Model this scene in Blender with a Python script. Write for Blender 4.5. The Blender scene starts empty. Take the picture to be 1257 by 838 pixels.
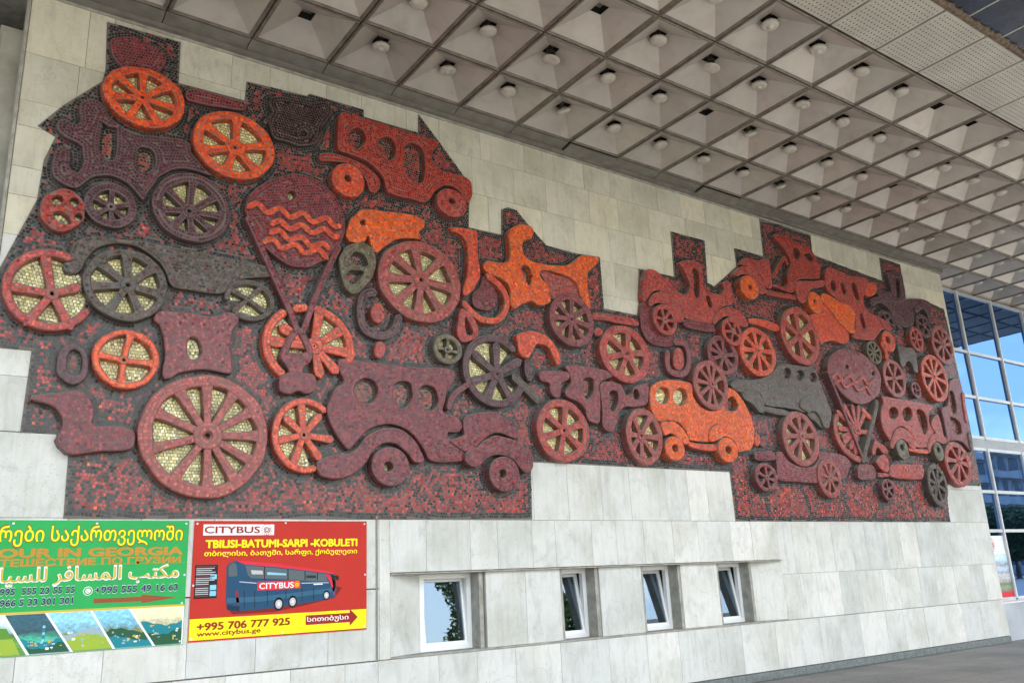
import bpy, math, random
import numpy as np
from mathutils import Matrix, Vector
from mathutils.geometry import tessellate_polygon
random.seed(7); RNG = np.random.default_rng(7)
SC = bpy.context.scene
R = math.radians

# ------------------------------------------------------------------ camera
FPX, CX, CY = 1047.853, 628.5, 419.0            # focal length and centre in photo pixels (1257 x 838)
RM = np.array([[0.817125, -0.5746064, -0.04619761],   # rows: camera right, down, forward in world axes
               [0.12156046, 0.25009412, -0.96056025],
               [0.56349781, 0.77928199, 0.27420757]])
EYE = 1.6
cam_d = bpy.data.cameras.new('camera'); cam = bpy.data.objects.new('camera', cam_d)
SC.collection.objects.link(cam); SC.camera = cam
cam_d.sensor_width = 36.0; cam_d.lens = FPX / 1257.0 * 36.0
cam_d.clip_start = 0.05; cam_d.clip_end = 3000.0
m = Matrix.Identity(4)
for i in range(3):
    m[i][0] = RM[0][i]; m[i][1] = -RM[1][i]; m[i][2] = -RM[2][i]
m[2][3] = EYE
cam.matrix_world = m

# ------------------------------------------------------------------ light
SUN_EL, SUN_ROT = 62.0, 165.0
world = bpy.data.worlds.new('World'); SC.world = world; world.use_nodes = True
wn = world.node_tree.nodes; wl = world.node_tree.links
bg = wn['Background']; sky = wn.new('ShaderNodeTexSky'); sky.sky_type = 'NISHITA'
sky.sun_disc = False; sky.sun_elevation = R(SUN_EL); sky.sun_rotation = R(SUN_ROT)
sky.air_density = 1.0; sky.dust_density = 3.0; sky.ozone_density = 1.2
# thin white clouds over the sky
tc = wn.new('ShaderNodeTexCoord'); mp = wn.new('ShaderNodeMapping'); mp.inputs['Scale'].default_value = (1.4, 1.4, 3.2)
cn = wn.new('ShaderNodeTexNoise'); cn.inputs['Scale'].default_value = 2.1; cn.inputs['Detail'].default_value = 8
cr = wn.new('ShaderNodeValToRGB'); cr.color_ramp.elements[0].position = .47; cr.color_ramp.elements[1].position = .72
mx = wn.new('ShaderNodeMix'); mx.data_type = 'RGBA'; mx.inputs['B'].default_value = (9.0, 9.3, 9.8, 1)
wl.new(tc.outputs['Generated'], mp.inputs[0]); wl.new(mp.outputs[0], cn.inputs['Vector'])
wl.new(cn.outputs['Fac'], cr.inputs[0]); wl.new(cr.outputs[0], mx.inputs['Factor'])
wl.new(sky.outputs[0], mx.inputs['A']); wl.new(mx.outputs['Result'], bg.inputs[0])
bg.inputs[1].default_value = 0.15
sd = bpy.data.lights.new('sun', 'SUN'); sd.energy = 2.1; sd.angle = R(0.6); sd.color = (1.0, .95, .87)
sun = bpy.data.objects.new('sun', sd); SC.collection.objects.link(sun)
az = R(SUN_ROT)                                  # high sun in front of the building: the deep canopy keeps the wall in shade
sv = Vector((math.sin(az) * math.cos(R(SUN_EL)), math.cos(az) * math.cos(R(SUN_EL)), math.sin(R(SUN_EL))))
sun.rotation_euler = sv.to_track_quat('Z', 'Y').to_euler(); sun.location = sv * 40
SC.view_settings.view_transform = 'Standard'; SC.view_settings.look = 'None'
SC.view_settings.exposure = 2.03; SC.view_settings.gamma = 1.0; SC.view_settings.use_curve_mapping = False
SC.view_settings.use_white_balance = True; SC.view_settings.white_balance_temperature = 7100; SC.view_settings.white_balance_tint = 7
SC.cycles.use_denoising = True
SC.cycles.max_bounces = 8; SC.cycles.diffuse_bounces = 5; SC.cycles.glossy_bounces = 4

# ------------------------------------------------------------------ dimensions
YW = 9.379            # face of the stone wall
YG = 10.0             # curtain wall glass
ZC = 8.205            # underside of the canopy grid
GX0, GSX, GY0, GSY = 2.852, 1.0042, 9.0986, 0.9957

def ray(px, py): return RM.T @ np.array([(px - CX) / FPX, (py - CY) / FPX, 1.0])
def on_y(px, py, y):                             # where a sight line through the photo meets the plane Y = y
    r = ray(px, py) * y / ray(px, py)[1]
    return (float(r[0]), float(r[2] + EYE))
def project(x, y, z):
    q = RM @ np.array([x, y, z - EYE]); return FPX * q[0] / q[2] + CX, FPX * q[1] / q[2] + CY

# ------------------------------------------------------------------ materials
def new_mat(name):
    mt = bpy.data.materials.new(name); mt.use_nodes = True
    nt = mt.node_tree; return mt, nt.nodes, nt.links, nt.nodes['Principled BSDF']
class _Off:            # object coordinates shifted by a random amount, so no two pieces share a pattern
    def __init__(s, n, l, coord):
        t = n.new('ShaderNodeTexCoord'); oi = n.new('ShaderNodeObjectInfo'); mu = n.new('ShaderNodeMath'); mu.operation = 'MULTIPLY'; mu.inputs[1].default_value = 57.0
        l.new(oi.outputs['Random'], mu.inputs[0]); va = n.new('ShaderNodeVectorMath'); l.new(t.outputs[coord], va.inputs[0]); l.new(mu.outputs[0], va.inputs[1]); s.outputs = {coord: va.outputs[0]}
def noise_ramp(n, l, scale, stops, coord='Object', detail=6, vscale=None, dist=0.0):
    t = _Off(n, l, coord); nz = n.new('ShaderNodeTexNoise')
    nz.inputs['Scale'].default_value = scale; nz.inputs['Detail'].default_value = detail; nz.inputs['Distortion'].default_value = dist
    if vscale:
        mpn = n.new('ShaderNodeMapping'); mpn.inputs['Scale'].default_value = vscale
        l.new(t.outputs[coord], mpn.inputs[0]); l.new(mpn.outputs[0], nz.inputs['Vector'])
    else: l.new(t.outputs[coord], nz.inputs['Vector'])
    r = n.new('ShaderNodeValToRGB'); e = r.color_ramp.elements
    while len(e) < len(stops): e.new(.5)
    for k, (p, c) in enumerate(stops): e[k].position = p; e[k].color = (*c, 1) if len(c) == 3 else c
    l.new(nz.outputs['Fac'], r.inputs[0]); return r, nz
def plain(name, col, rough=.6, metal=0.0, var=.12, scale=4.0, spec=.5, bump=0.0):
    mt, n, l, b = new_mat(name)
    lo = tuple(c * (1 - var) for c in col); hi = tuple(min(1, c * (1 + var)) for c in col)
    r, nz = noise_ramp(n, l, scale, [(.3, lo), (.7, hi)])
    l.new(r.outputs[0], b.inputs['Base Color']); b.inputs['Roughness'].default_value = rough
    b.inputs['Metallic'].default_value = metal; b.inputs['Specular IOR Level'].default_value = spec
    if bump:
        bp = n.new('ShaderNodeBump'); bp.inputs['Strength'].default_value = bump; bp.inputs['Distance'].default_value = .01
        n2 = n.new('ShaderNodeTexNoise'); n2.inputs['Scale'].default_value = 60
        l.new(n2.outputs['Fac'], bp.inputs['Height']); l.new(bp.outputs[0], b.inputs['Normal'])
    return mt
def mixrgb(n, l, a, b_, fac, mode='MULTIPLY'):
    mxn = n.new('ShaderNodeMix'); mxn.data_type = 'RGBA'; mxn.blend_type = mode
    for s, v in (('A', a), ('B', b_), ('Factor', fac)):
        if isinstance(v, (int, float)): mxn.inputs[s].default_value = v
        elif isinstance(v, tuple): mxn.inputs[s].default_value = (*v, 1)
        else: l.new(v, mxn.inputs[s])
    return mxn.outputs['Result']
def marble(name, lo, hi, warm):
    mt, n, l, b = new_mat(name)
    oi = n.new('ShaderNodeObjectInfo')
    rr = n.new('ShaderNodeValToRGB'); e = rr.color_ramp.elements
    e[0].position = 0; e[0].color = (*lo, 1); e[1].position = 1; e[1].color = (*hi, 1)
    e.new(.55).color = (*warm, 1)
    l.new(oi.outputs['Random'], rr.inputs[0])
    st, _ = noise_ramp(n, l, 4.0, [(.30, (.83, .84, .84)), (.50, (1, 1, 1)), (.72, (.92, .92, .89))], detail=10, vscale=(1.8, 1, .9), dist=.5)
    c1 = mixrgb(n, l, rr.outputs[0], st.outputs[0], .9)
    vn, _ = noise_ramp(n, l, 1.6, [(.490, (1, 1, 1)), (.499, (.45, .44, .42)), (.501, (.45, .44, .42)), (.510, (1, 1, 1))], detail=12, vscale=(1.3, 1, .8), dist=.35)
    c2 = mixrgb(n, l, c1, vn.outputs[0], .20)
    bl, _ = noise_ramp(n, l, 1.4, [(.33, (.80, .80, .76)), (.58, (1, 1, 1))], detail=6)
    c3 = mixrgb(n, l, c2, bl.outputs[0], 1.0)
    dr, _ = noise_ramp(n, l, 5.0, [(.52, (1, 1, 1)), (.66, (.72, .69, .62))], detail=7, vscale=(3.5, 1, .18))
    c3 = mixrgb(n, l, c3, dr.outputs[0], .24)
    pt, _ = noise_ramp(n, l, 60, [(.66, (1, 1, 1)), (.72, (.45, .43, .40))], detail=2)
    c4 = mixrgb(n, l, c3, pt.outputs[0], .6)
    l.new(c4, b.inputs['Base Color']); b.inputs['Roughness'].default_value = .62; b.inputs['Specular IOR Level'].default_value = .35
    bp = n.new('ShaderNodeBump'); bp.inputs['Strength'].default_value = .15; bp.inputs['Distance'].default_value = .004
    l.new(st.outputs[0], bp.inputs['Height']); l.new(bp.outputs[0], b.inputs['Normal'])
    return mt
M = {}
M['marble'] = marble('grey_marble', (.61, .625, .60), (.76, .75, .71), (.69, .69, .655))
M['marble_warm'] = marble('beige_marble', (.56, .55, .46), (.68, .64, .51), (.61, .595, .50))  # darker, yellower slab tone for the upper courses
M['mortar'] = plain('joint_mortar', (.24, .23, .20), .9, scale=30)
M['grout'] = plain('tile_grout', (.13, .12, .105), .9, scale=40)
M['ledge'] = plain('concrete_ledge', (.33, .32, .28), .85, scale=9, var=.25, bump=.3)
M['granite'] = plain('grey_granite', (.15, .17, .165), .6, scale=14, var=.3)
M['soffit'] = plain('painted_sheet_metal', (.17, .16, .14), .5, metal=.0, scale=5, var=.22)
M['coffer'] = plain('coffer_paint', (.44, .41, .378), .32, metal=.15, scale=2.2, var=.10)
def grime(mt, lo, hi, amt):
    n, l = mt.node_tree.nodes, mt.node_tree.links; b = n['Principled BSDF']; src = b.inputs['Base Color'].links[0].from_socket
    oi = n.new('ShaderNodeObjectInfo'); mr = n.new('ShaderNodeMapRange'); mr.inputs['To Min'].default_value = lo; mr.inputs['To Max'].default_value = hi; l.new(oi.outputs['Random'], mr.inputs['Value'])
    cb = n.new('ShaderNodeCombineColor'); [l.new(mr.outputs[0], cb.inputs[k]) for k in range(3)]
    c1 = mixrgb(n, l, src, cb.outputs[0], 1.0); st, _ = noise_ramp(n, l, 3.5, [(.50, (1, 1, 1)), (.72, (.55, .47, .38))], detail=9, dist=.8)
    l.new(mixrgb(n, l, c1, st.outputs[0], amt), b.inputs['Base Color'])
grime(M['coffer'], .88, 1.10, .28)
M['frame_metal'] = plain('coffer_edge_metal', (.145, .127, .105), .45, metal=.1, scale=8, var=.3)
M['rust'] = plain('rusty_dust_edge', (.15, .115, .085), .95, scale=20, var=.5, bump=.5)
M['dark'] = plain('black_void', (.006, .006, .007), .9)
M['navy'] = plain('navy_glass_panel', (.018, .024, .042), .25, scale=3, var=.6)
M['joint_pale'] = plain('pale_sealant', (.45, .43, .40), .7)
M['lamp'] = plain('lamp_glass', (.46, .44, .39), .35, scale=12, var=.15)
M['lamp_metal'] = plain('lamp_metal', (.05, .045, .04), .5, metal=.4)
M['pvc'] = plain('white_window_frame', (.78, .80, .80), .35, var=.04)
M['alu'] = plain('pale_aluminium', (.55, .57, .58), .38, metal=.25, var=.08)
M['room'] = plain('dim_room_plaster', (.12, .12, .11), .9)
M['curtain'] = plain('net_curtain', (.30, .32, .30), .8, var=.3, scale=12)
M['wood'] = plain('brown_wood', (.22, .13, .07), .6, var=.3)
M['board_edge'] = plain('poster_edge', (.5, .5, .48), .6)
M['screw'] = plain('screw_cap', (.7, .7, .7), .4)
M['pilaster'] = plain('pilaster_stone', (.34, .33, .28), .8, scale=3, var=.25)
M['parapet'] = plain('grey_parapet_plaster', (.42, .45, .48), .85, scale=2, var=.12)
M['concrete_far'] = plain('far_concrete', (.50, .49, .46), .9, scale=.5, var=.2)
M['far_window'] = plain('far_window_glass', (.05, .06, .08), .2)
M['leaf'] = plain('cypress_leaf', (.045, .085, .035), .8, scale=2, var=.5)
M['leaf2'] = plain('broad_leaf', (.07, .14, .035), .7, scale=2, var=.5)
M['bark'] = plain('bark', (.10, .07, .05), .9)

# perforated panel: real dot rows are far below tile size, so the holes are print on the metal
def perforated(name, col, pitch):
    mt, n, l, b = new_mat(name)
    t = n.new('ShaderNodeTexCoord'); sp = n.new('ShaderNodeSeparateXYZ'); l.new(t.outputs['Object'], sp.inputs[0])
    acc = []
    for ax in ('X', 'Y'):
        f = n.new('ShaderNodeMath'); f.operation = 'MULTIPLY'; f.inputs[1].default_value = 1 / pitch; l.new(sp.outputs[ax], f.inputs[0])
        g = n.new('ShaderNodeMath'); g.operation = 'FRACT'; l.new(f.outputs[0], g.inputs[0])
        h = n.new('ShaderNodeMath'); h.operation = 'SUBTRACT'; h.inputs[1].default_value = .5; l.new(g.outputs[0], h.inputs[0])
        k = n.new('ShaderNodeMath'); k.operation = 'MULTIPLY'; l.new(h.outputs[0], k.inputs[0]); l.new(h.outputs[0], k.inputs[1]); acc.append(k)
    s = n.new('ShaderNodeMath'); s.operation = 'ADD'; l.new(acc[0].outputs[0], s.inputs[0]); l.new(acc[1].outputs[0], s.inputs[1])
    c = n.new('ShaderNodeMath'); c.operation = 'LESS_THAN'; c.inputs[1].default_value = .030; l.new(s.outputs[0], c.inputs[0])
    r, _ = noise_ramp(n, l, 2.5, [(.3, tuple(x * .88 for x in col)), (.7, tuple(x * 1.1 for x in col))])
    for ax in ('X', 'Y'):                        # plain margin round the dotted field
        ab = n.new('ShaderNodeMath'); ab.operation = 'ABSOLUTE'; l.new(sp.outputs[ax], ab.inputs[0])
        lm = n.new('ShaderNodeMath'); lm.operation = 'LESS_THAN'; lm.inputs[1].default_value = .447; l.new(ab.outputs[0], lm.inputs[0])
        mm = n.new('ShaderNodeMath'); mm.operation = 'MULTIPLY'; l.new(c.outputs[0], mm.inputs[0]); l.new(lm.outputs[0], mm.inputs[1]); c = mm
    o = mixrgb(n, l, r.outputs[0], (.02, .02, .02), c.outputs[0], 'MIX')
    l.new(o, b.inputs['Base Color']); b.inputs['Roughness'].default_value = .5
    return mt
M['perf'] = perforated('perforated_panel_metal', (.43, .415, .37), .064)
M['perf_dark'] = perforated('dark_perforated_panel', (.10, .095, .085), .05)

def tinted_glass(name, tint, rough, body, mixf):
    mt, n, l, b = new_mat(name)
    b.inputs['Base Color'].default_value = (*body, 1); b.inputs['Roughness'].default_value = .05
    g = n.new('ShaderNodeBsdfGlossy'); g.inputs['Color'].default_value = (*tint, 1); g.inputs['Roughness'].default_value = rough
    nz = n.new('ShaderNodeTexNoise'); nz.inputs['Scale'].default_value = 1.3; t = n.new('ShaderNodeTexCoord'); l.new(t.outputs['Object'], nz.inputs['Vector'])
    bp = n.new('ShaderNodeBump'); bp.inputs['Strength'].default_value = .06; bp.inputs['Distance'].default_value = .02
    l.new(nz.outputs['Fac'], bp.inputs['Height']); l.new(bp.outputs[0], g.inputs['Normal'])
    ms = n.new('ShaderNodeMixShader'); ms.inputs[0].default_value = mixf
    l.new(b.outputs[0], ms.inputs[1]); l.new(g.outputs[0], ms.inputs[2])
    l.new(ms.outputs[0], n['Material Output'].inputs[0]); return mt
M['blue_glass'] = tinted_glass('blue_reflective_glass', (.12, .25, .52), .015, (.003, .006, .015), .86)
def window_glass():
    mt, n, l, b = new_mat('window_glass')
    g = n.new('ShaderNodeBsdfGlossy'); g.inputs['Roughness'].default_value = .01; g.inputs['Color'].default_value = (.30, .37, .44, 1)
    tr = n.new('ShaderNodeBsdfTransparent'); tr.inputs[0].default_value = (.75, .8, .8, 1)
    ms = n.new('ShaderNodeMixShader'); ms.inputs[0].default_value = .45
    l.new(tr.outputs[0], ms.inputs[1]); l.new(g.outputs[0], ms.inputs[2]); l.new(ms.outputs[0], n['Material Output'].inputs[0]); return mt
M['glass'] = window_glass()

def attr_tile():
    mt, n, l, b = new_mat('glazed_tessera')
    a = n.new('ShaderNodeAttribute'); a.attribute_name = 'col'
    l.new(a.outputs['Color'], b.inputs['Base Color']); b.inputs['Roughness'].default_value = .26
    b.inputs['Specular IOR Level'].default_value = .38; return mt
def attr_side():
    mt, n, l, b = new_mat('tessera_sides')
    a = n.new('ShaderNodeAttribute'); a.attribute_name = 'col'; t = n.new('ShaderNodeTexCoord')
    v = n.new('ShaderNodeTexVoronoi'); v.inputs['Scale'].default_value = 30; v.inputs['Randomness'].default_value = .55
    e = n.new('ShaderNodeTexVoronoi'); e.feature = 'DISTANCE_TO_EDGE'; e.inputs['Scale'].default_value = 30; e.inputs['Randomness'].default_value = .55
    l.new(t.outputs['Object'], v.inputs['Vector']); l.new(t.outputs['Object'], e.inputs['Vector'])
    hs = n.new('ShaderNodeHueSaturation'); sp = n.new('ShaderNodeSeparateColor'); l.new(v.outputs['Color'], sp.inputs[0])
    mr = n.new('ShaderNodeMapRange'); mr.inputs['To Min'].default_value = .45; mr.inputs['To Max'].default_value = 1.25
    l.new(sp.outputs[0], mr.inputs['Value']); l.new(mr.outputs[0], hs.inputs['Value']); l.new(a.outputs['Color'], hs.inputs['Color'])
    lt = n.new('ShaderNodeMath'); lt.operation = 'LESS_THAN'; lt.inputs[1].default_value = .09; l.new(e.outputs['Distance'], lt.inputs[0])
    o = mixrgb(n, l, hs.outputs[0], (.09, .08, .07), lt.outputs[0], 'MIX')
    ge = n.new('ShaderNodeNewGeometry'); sn = n.new('ShaderNodeSeparateXYZ'); l.new(ge.outputs['Normal'], sn.inputs[0])
    du = n.new('ShaderNodeMapRange'); du.inputs['From Min'].default_value = .15; du.inputs['From Max'].default_value = .75; du.inputs['To Max'].default_value = .85; l.new(sn.outputs['Z'], du.inputs['Value'])
    o = mixrgb(n, l, o, (.27, .255, .215), du.outputs[0], 'MIX')       # street dust lying on the upper edges
    l.new(o, b.inputs['Base Color']); b.inputs['Roughness'].default_value = .45
    return mt
def attr_bed():
    mt, n, l, b = new_mat('tile_bed'); a = n.new('ShaderNodeAttribute'); a.attribute_name = 'col'
    l.new(mixrgb(n, l, a.outputs['Color'], (.19, .165, .14), .66, 'MIX'), b.inputs['Base Color']); b.inputs['Roughness'].default_value = .9; return mt
M['tile'] = attr_tile(); M['side'] = attr_side(); M['bed'] = attr_bed()

# ------------------------------------------------------------------ object helpers
def link(o, parent=None):
    SC.collection.objects.link(o)
    if parent is not None: o.parent = parent
    return o
def tag(o, label=None, cat=None, group=None, kind=None):
    if label: o['label'] = label
    if cat: o['category'] = cat
    if group: o['group'] = group
    if kind: o['kind'] = kind
    return o
def empty(name, loc=(0, 0, 0)):
    o = bpy.data.objects.new(name, None); o.empty_display_size = .2; o.location = loc; return link(o)
def mesh_obj(name, verts, faces, mats, parent=None, fmat=None, smooth=False, loc=None):
    me = bpy.data.meshes.new(name); me.from_pydata(verts, [], faces)
    for mt in (mats if isinstance(mats, (list, tuple)) else [mats]): me.materials.append(mt)
    if fmat: me.polygons.foreach_set('material_index', fmat)
    if smooth: me.polygons.foreach_set('use_smooth', [True] * len(faces))
    me.update(); o = bpy.data.objects.new(name, me)
    if loc is not None: o.location = loc
    return link(o, parent)
class MB:
    def __init__(s): s.v = []; s.f = []; s.m = []
    def box(s, x0, x1, y0, y1, z0, z1, mi=0):
        k = len(s.v); s.v += [(x, y, z) for z in (z0, z1) for y in (y0, y1) for x in (x0, x1)]
        s.f += [tuple(k + i for i in q) for q in ((0, 2, 3, 1), (4, 5, 7, 6), (0, 1, 5, 4), (2, 6, 7, 3), (0, 4, 6, 2), (1, 3, 7, 5))]; s.m += [mi] * 6; return s
    def prism(s, poly, z0, z1, mi=0):              # polygon in x,y extruded in z
        k = len(s.v); n = len(poly)
        s.v += [(x, y, z0) for x, y in poly] + [(x, y, z1) for x, y in poly]
        s.f += [tuple(range(k + n - 1, k - 1, -1)), tuple(range(k + n, k + 2 * n))]
        s.f += [(k + i, k + (i + 1) % n, k + n + (i + 1) % n, k + n + i) for i in range(n)]; s.m += [mi] * (n + 2); return s
    def chamfer_box(s, x0, x1, y0, y1, z0, z1, c=.004, mi=0):   # front (-y) edges chamfered
        k = len(s.v)
        s.v += [(x0, y1, z0), (x1, y1, z0), (x1, y1, z1), (x0, y1, z1), (x0, y0 + c, z0), (x1, y0 + c, z0), (x1, y0 + c, z1), (x0, y0 + c, z1),
                (x0 + c, y0, z0 + c), (x1 - c, y0, z0 + c), (x1 - c, y0, z1 - c), (x0 + c, y0, z1 - c)]
        s.f += [tuple(k + i for i in q) for q in ((8, 9, 10, 11), (4, 5, 9, 8), (5, 6, 10, 9), (6, 7, 11, 10), (7, 4, 8, 11), (0, 1, 5, 4), (1, 2, 6, 5), (2, 3, 7, 6), (3, 0, 4, 7), (3, 2, 1, 0))]
        s.m += [mi] * 10; return s
    def lathe(s, prof, n=16, mi=0, c=(0, 0, 0)):   # prof: (r, z)
        k = len(s.v)
        for r_, z in prof: s.v += [(c[0] + r_ * math.cos(2 * math.pi * i / n), c[1] + r_ * math.sin(2 * math.pi * i / n), c[2] + z) for i in range(n)]
        for j in range(len(prof) - 1):
            for i in range(n): s.f.append((k + j * n + i, k + j * n + (i + 1) % n, k + (j + 1) * n + (i + 1) % n, k + (j + 1) * n + i)); s.m.append(mi)
        return s
    def obj(s, name, mats, parent=None, smooth=False, loc=None): return mesh_obj(name, s.v, s.f, mats, parent, s.m, smooth, loc)

# ------------------------------------------------------------------ setting: ground
g = MB(); NX = 2
g.box(-400, 600, -600, 600, -.3, 0)
gm, n, l, b = new_mat('paving_stone')
r1, _ = noise_ramp(n, l, .8, [(.3, (.17, .17, .163)), (.7, (.26, .252, .235))], detail=8)
r2, _ = noise_ramp(n, l, 30, [(.4, (.8, .8, .8)), (.7, (1.1, 1.1, 1.1))])
bk = n.new('ShaderNodeTexBrick'); bk.inputs['Scale'].default_value = 1.0; bk.inputs['Mortar Size'].default_value = .006
bk.inputs['Brick Width'].default_value = .6; bk.inputs['Row Height'].default_value = .6; bk.offset = 0
bk.inputs['Color1'].default_value = (.85, .85, .85, 1); bk.inputs['Color2'].default_value = (1, 1, 1, 1); bk.inputs['Mortar'].default_value = (.32, .31, .29, 1)
t = n.new('ShaderNodeTexCoord'); l.new(t.outputs['Object'], bk.inputs['Vector'])
l.new(mixrgb(n, l, mixrgb(n, l, r1.outputs[0], r2.outputs[0], 1.0), bk.outputs['Color'], 1.0), b.inputs['Base Color'])
b.inputs['Roughness'].default_value = .7
tag(g.obj('plaza_ground', gm), 'grey stone paving in front of the building', None, None, 'structure')

# ------------------------------------------------------------------ mural figures (traced where they stand on the wall)
FR = {'A': (0, 0, 3.809), 'B': (0, 200, 3.809), 'C': (0, 380, 3.809), 'D': (280, 0, 3.809), 'E': (280, 200, 3.809), 'F': (280, 380, 3.809),
      'G': (550, 200, 3.809), 'H': (550, 380, 3.809), 'I': (780, 250, 4.927), 'J': (980, 290, 4.927), 'K': (780, 400, 4.927),
      'M': (880, 520, 5.2375), 'N1': (220, 100, 6.983), 'N2': (300, 340, 6.983), 'N3': (560, 370, 6.983), 'N4': (860, 360, 6.983),
      'N5': (1040, 350, 6.983), 'N6': (1040, 450, 6.983), 'N7': (940, 440, 8.38), 'N8': (980, 530, 5.2375), 'P1': (60, 100, 5.985),
      'P2': (540, 240, 4.656), 'P3': (380, 130, 5.236), 'P4': (540, 480, 5.985), 'P5': (160, 450, 4.928), 'P6': (860, 270, 6.444), 'X': (0, 0, 1)}
HK = 1.2              # relief depth factor
YB = YW - .012        # face of the flat mosaic ground
def pt(fr, p, h):
    ox, oy, s = FR[fr]; return on_y(ox + p[0] / s, oy + p[1] / s, YB - h * HK)
def smooth_poly(P, k=4):
    P = np.array(P, float); n = len(P); out = []
    for i in range(n):
        p0, p1, p2, p3 = P[i - 1], P[i], P[(i + 1) % n], P[(i + 2) % n]
        d = np.linalg.norm(p2 - p1); kk = max(1, min(k, int(d / .035)))
        for t in np.arange(kk) / kk:
            out.append(.5 * ((2 * p1) + (-p0 + p2) * t + (2 * p0 - 5 * p1 + 4 * p2 - p3) * t * t + (-p0 + 3 * p1 - 3 * p2 + p3) * t ** 3))
    out = np.array(out); c = out.mean(0)
    a = np.arctan2(out[:, 1] - c[1], out[:, 0] - c[0]); w = .0045 * np.sin(out[:, 0] * 23 + 3 * np.sin(out[:, 1] * 9)) + .0035 * np.sin(out[:, 1] * 31 + c[0])
    return out + np.stack([np.cos(a) * w, np.sin(a) * w], 1)
def ccw(P):
    a = .5 * np.sum(P[:, 0] * np.roll(P[:, 1], -1) - np.roll(P[:, 0], -1) * P[:, 1]); return P if a > 0 else P[::-1].copy()
def inset(P, d):      # P counter-clockwise; positive d moves inwards
    e = np.roll(P, -1, 0) - P; e /= (np.linalg.norm(e, axis=1)[:, None] + 1e-9)
    nrm = np.stack([-e[:, 1], e[:, 0]], 1); nn = nrm + np.roll(nrm, 1, 0); ln = np.linalg.norm(nn, axis=1)[:, None]
    nn = nn / np.maximum(ln, 1e-6) ; k = np.minimum(1.5, 2 / np.maximum(ln, .5) * 1.0)
    return P + nn * d * k
def resample(P, step):
    Q = np.vstack([P, P[:1]]); d = np.r_[0, np.cumsum(np.linalg.norm(np.diff(Q, axis=0), axis=1))]
    n = max(3, int(d[-1] / step)); s = (np.arange(n) + .5) * d[-1] / n
    x = np.interp(s, d, Q[:, 0]); y = np.interp(s, d, Q[:, 1])
    i = np.clip(np.searchsorted(d, s) - 1, 0, len(P) - 1); t = Q[i + 1] - Q[i]
    return np.stack([x, y], 1), np.arctan2(t[:, 1], t[:, 0])
def inside(pts, P):
    x, y = pts[:, 0], pts[:, 1]; c = np.zeros(len(pts), bool); n = len(P); j = n - 1
    for i in range(n):
        xi, yi = P[i]; xj, yj = P[j]
        if yi != yj: c ^= ((yi > y) != (yj > y)) & (x < (xj - xi) * (y - yi) / (yj - yi) + xi)
        j = i
    return c
def dist(pts, P):
    A = P; B = np.roll(P, -1, 0); out = np.full(len(pts), 1e9)
    for c0 in range(0, len(pts), 4000):
        p = pts[c0:c0 + 4000][:, None, :]; ab = (B - A)[None]; ap = p - A[None]
        t = np.clip((ap * ab).sum(2) / ((ab * ab).sum(2) + 1e-12), 0, 1)[..., None]
        out[c0:c0 + 4000] = np.sqrt(((ap - ab * t) ** 2).sum(2)).min(1)
    return out
PAL = {'orange': [(.82, .115, .012), (.76, .095, .012), (.84, .15, .015), (.66, .07, .015)],
       'redorange': [(.70, .075, .028), (.64, .06, .028), (.74, .11, .028), (.54, .048, .028)],
       'red': [(.46, .050, .040), (.38, .042, .040), (.54, .07, .045), (.30, .034, .034)],
       'brick': [(.40, .030, .018), (.32, .024, .020), (.47, .045, .022), (.24, .020, .020)],
       'rose': [(.36, .070, .062), (.30, .056, .058), (.43, .088, .07), (.32, .05, .045)],
       'wine': [(.155, .020, .034), (.110, .016, .032), (.20, .026, .038), (.26, .030, .040)],
       'mauve': [(.25, .044, .056), (.19, .036, .05), (.31, .055, .058), (.16, .032, .044)],
       'plum': [(.085, .026, .038), (.065, .022, .036), (.12, .028, .040), (.07, .030, .040)],
       'char': [(.068, .058, .046), (.052, .046, .040), (.09, .074, .056), (.10, .035, .03)],
       'fire': [(.80, .085, .014), (.72, .070, .014), (.84, .115, .016), (.60, .05, .018)],
       'pewter': [(.105, .095, .080), (.085, .078, .068), (.13, .115, .095), (.12, .05, .045)],
       'maroon': [(.032, .010, .012), (.024, .009, .012), (.045, .014, .016), (.02, .011, .011)],
       'olive': [(.14, .115, .065), (.105, .09, .055), (.17, .145, .09), (.12, .075, .045)],
       'gold': [(.86, .78, .36), (.76, .70, .33), (.90, .86, .50), (.64, .56, .26)],
       'ground': [(.34, .040, .040), (.26, .034, .040), (.44, .055, .048), (.19, .028, .032)],
       'fieldrose': [(.31, .050, .052), (.25, .042, .050), (.37, .06, .055), (.30, .04, .04)],
       'black': [(.022, .025, .030), (.015, .018, .022), (.034, .038, .042), (.020, .018, .018)]}
TS, GAP = .035, .0048
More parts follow.
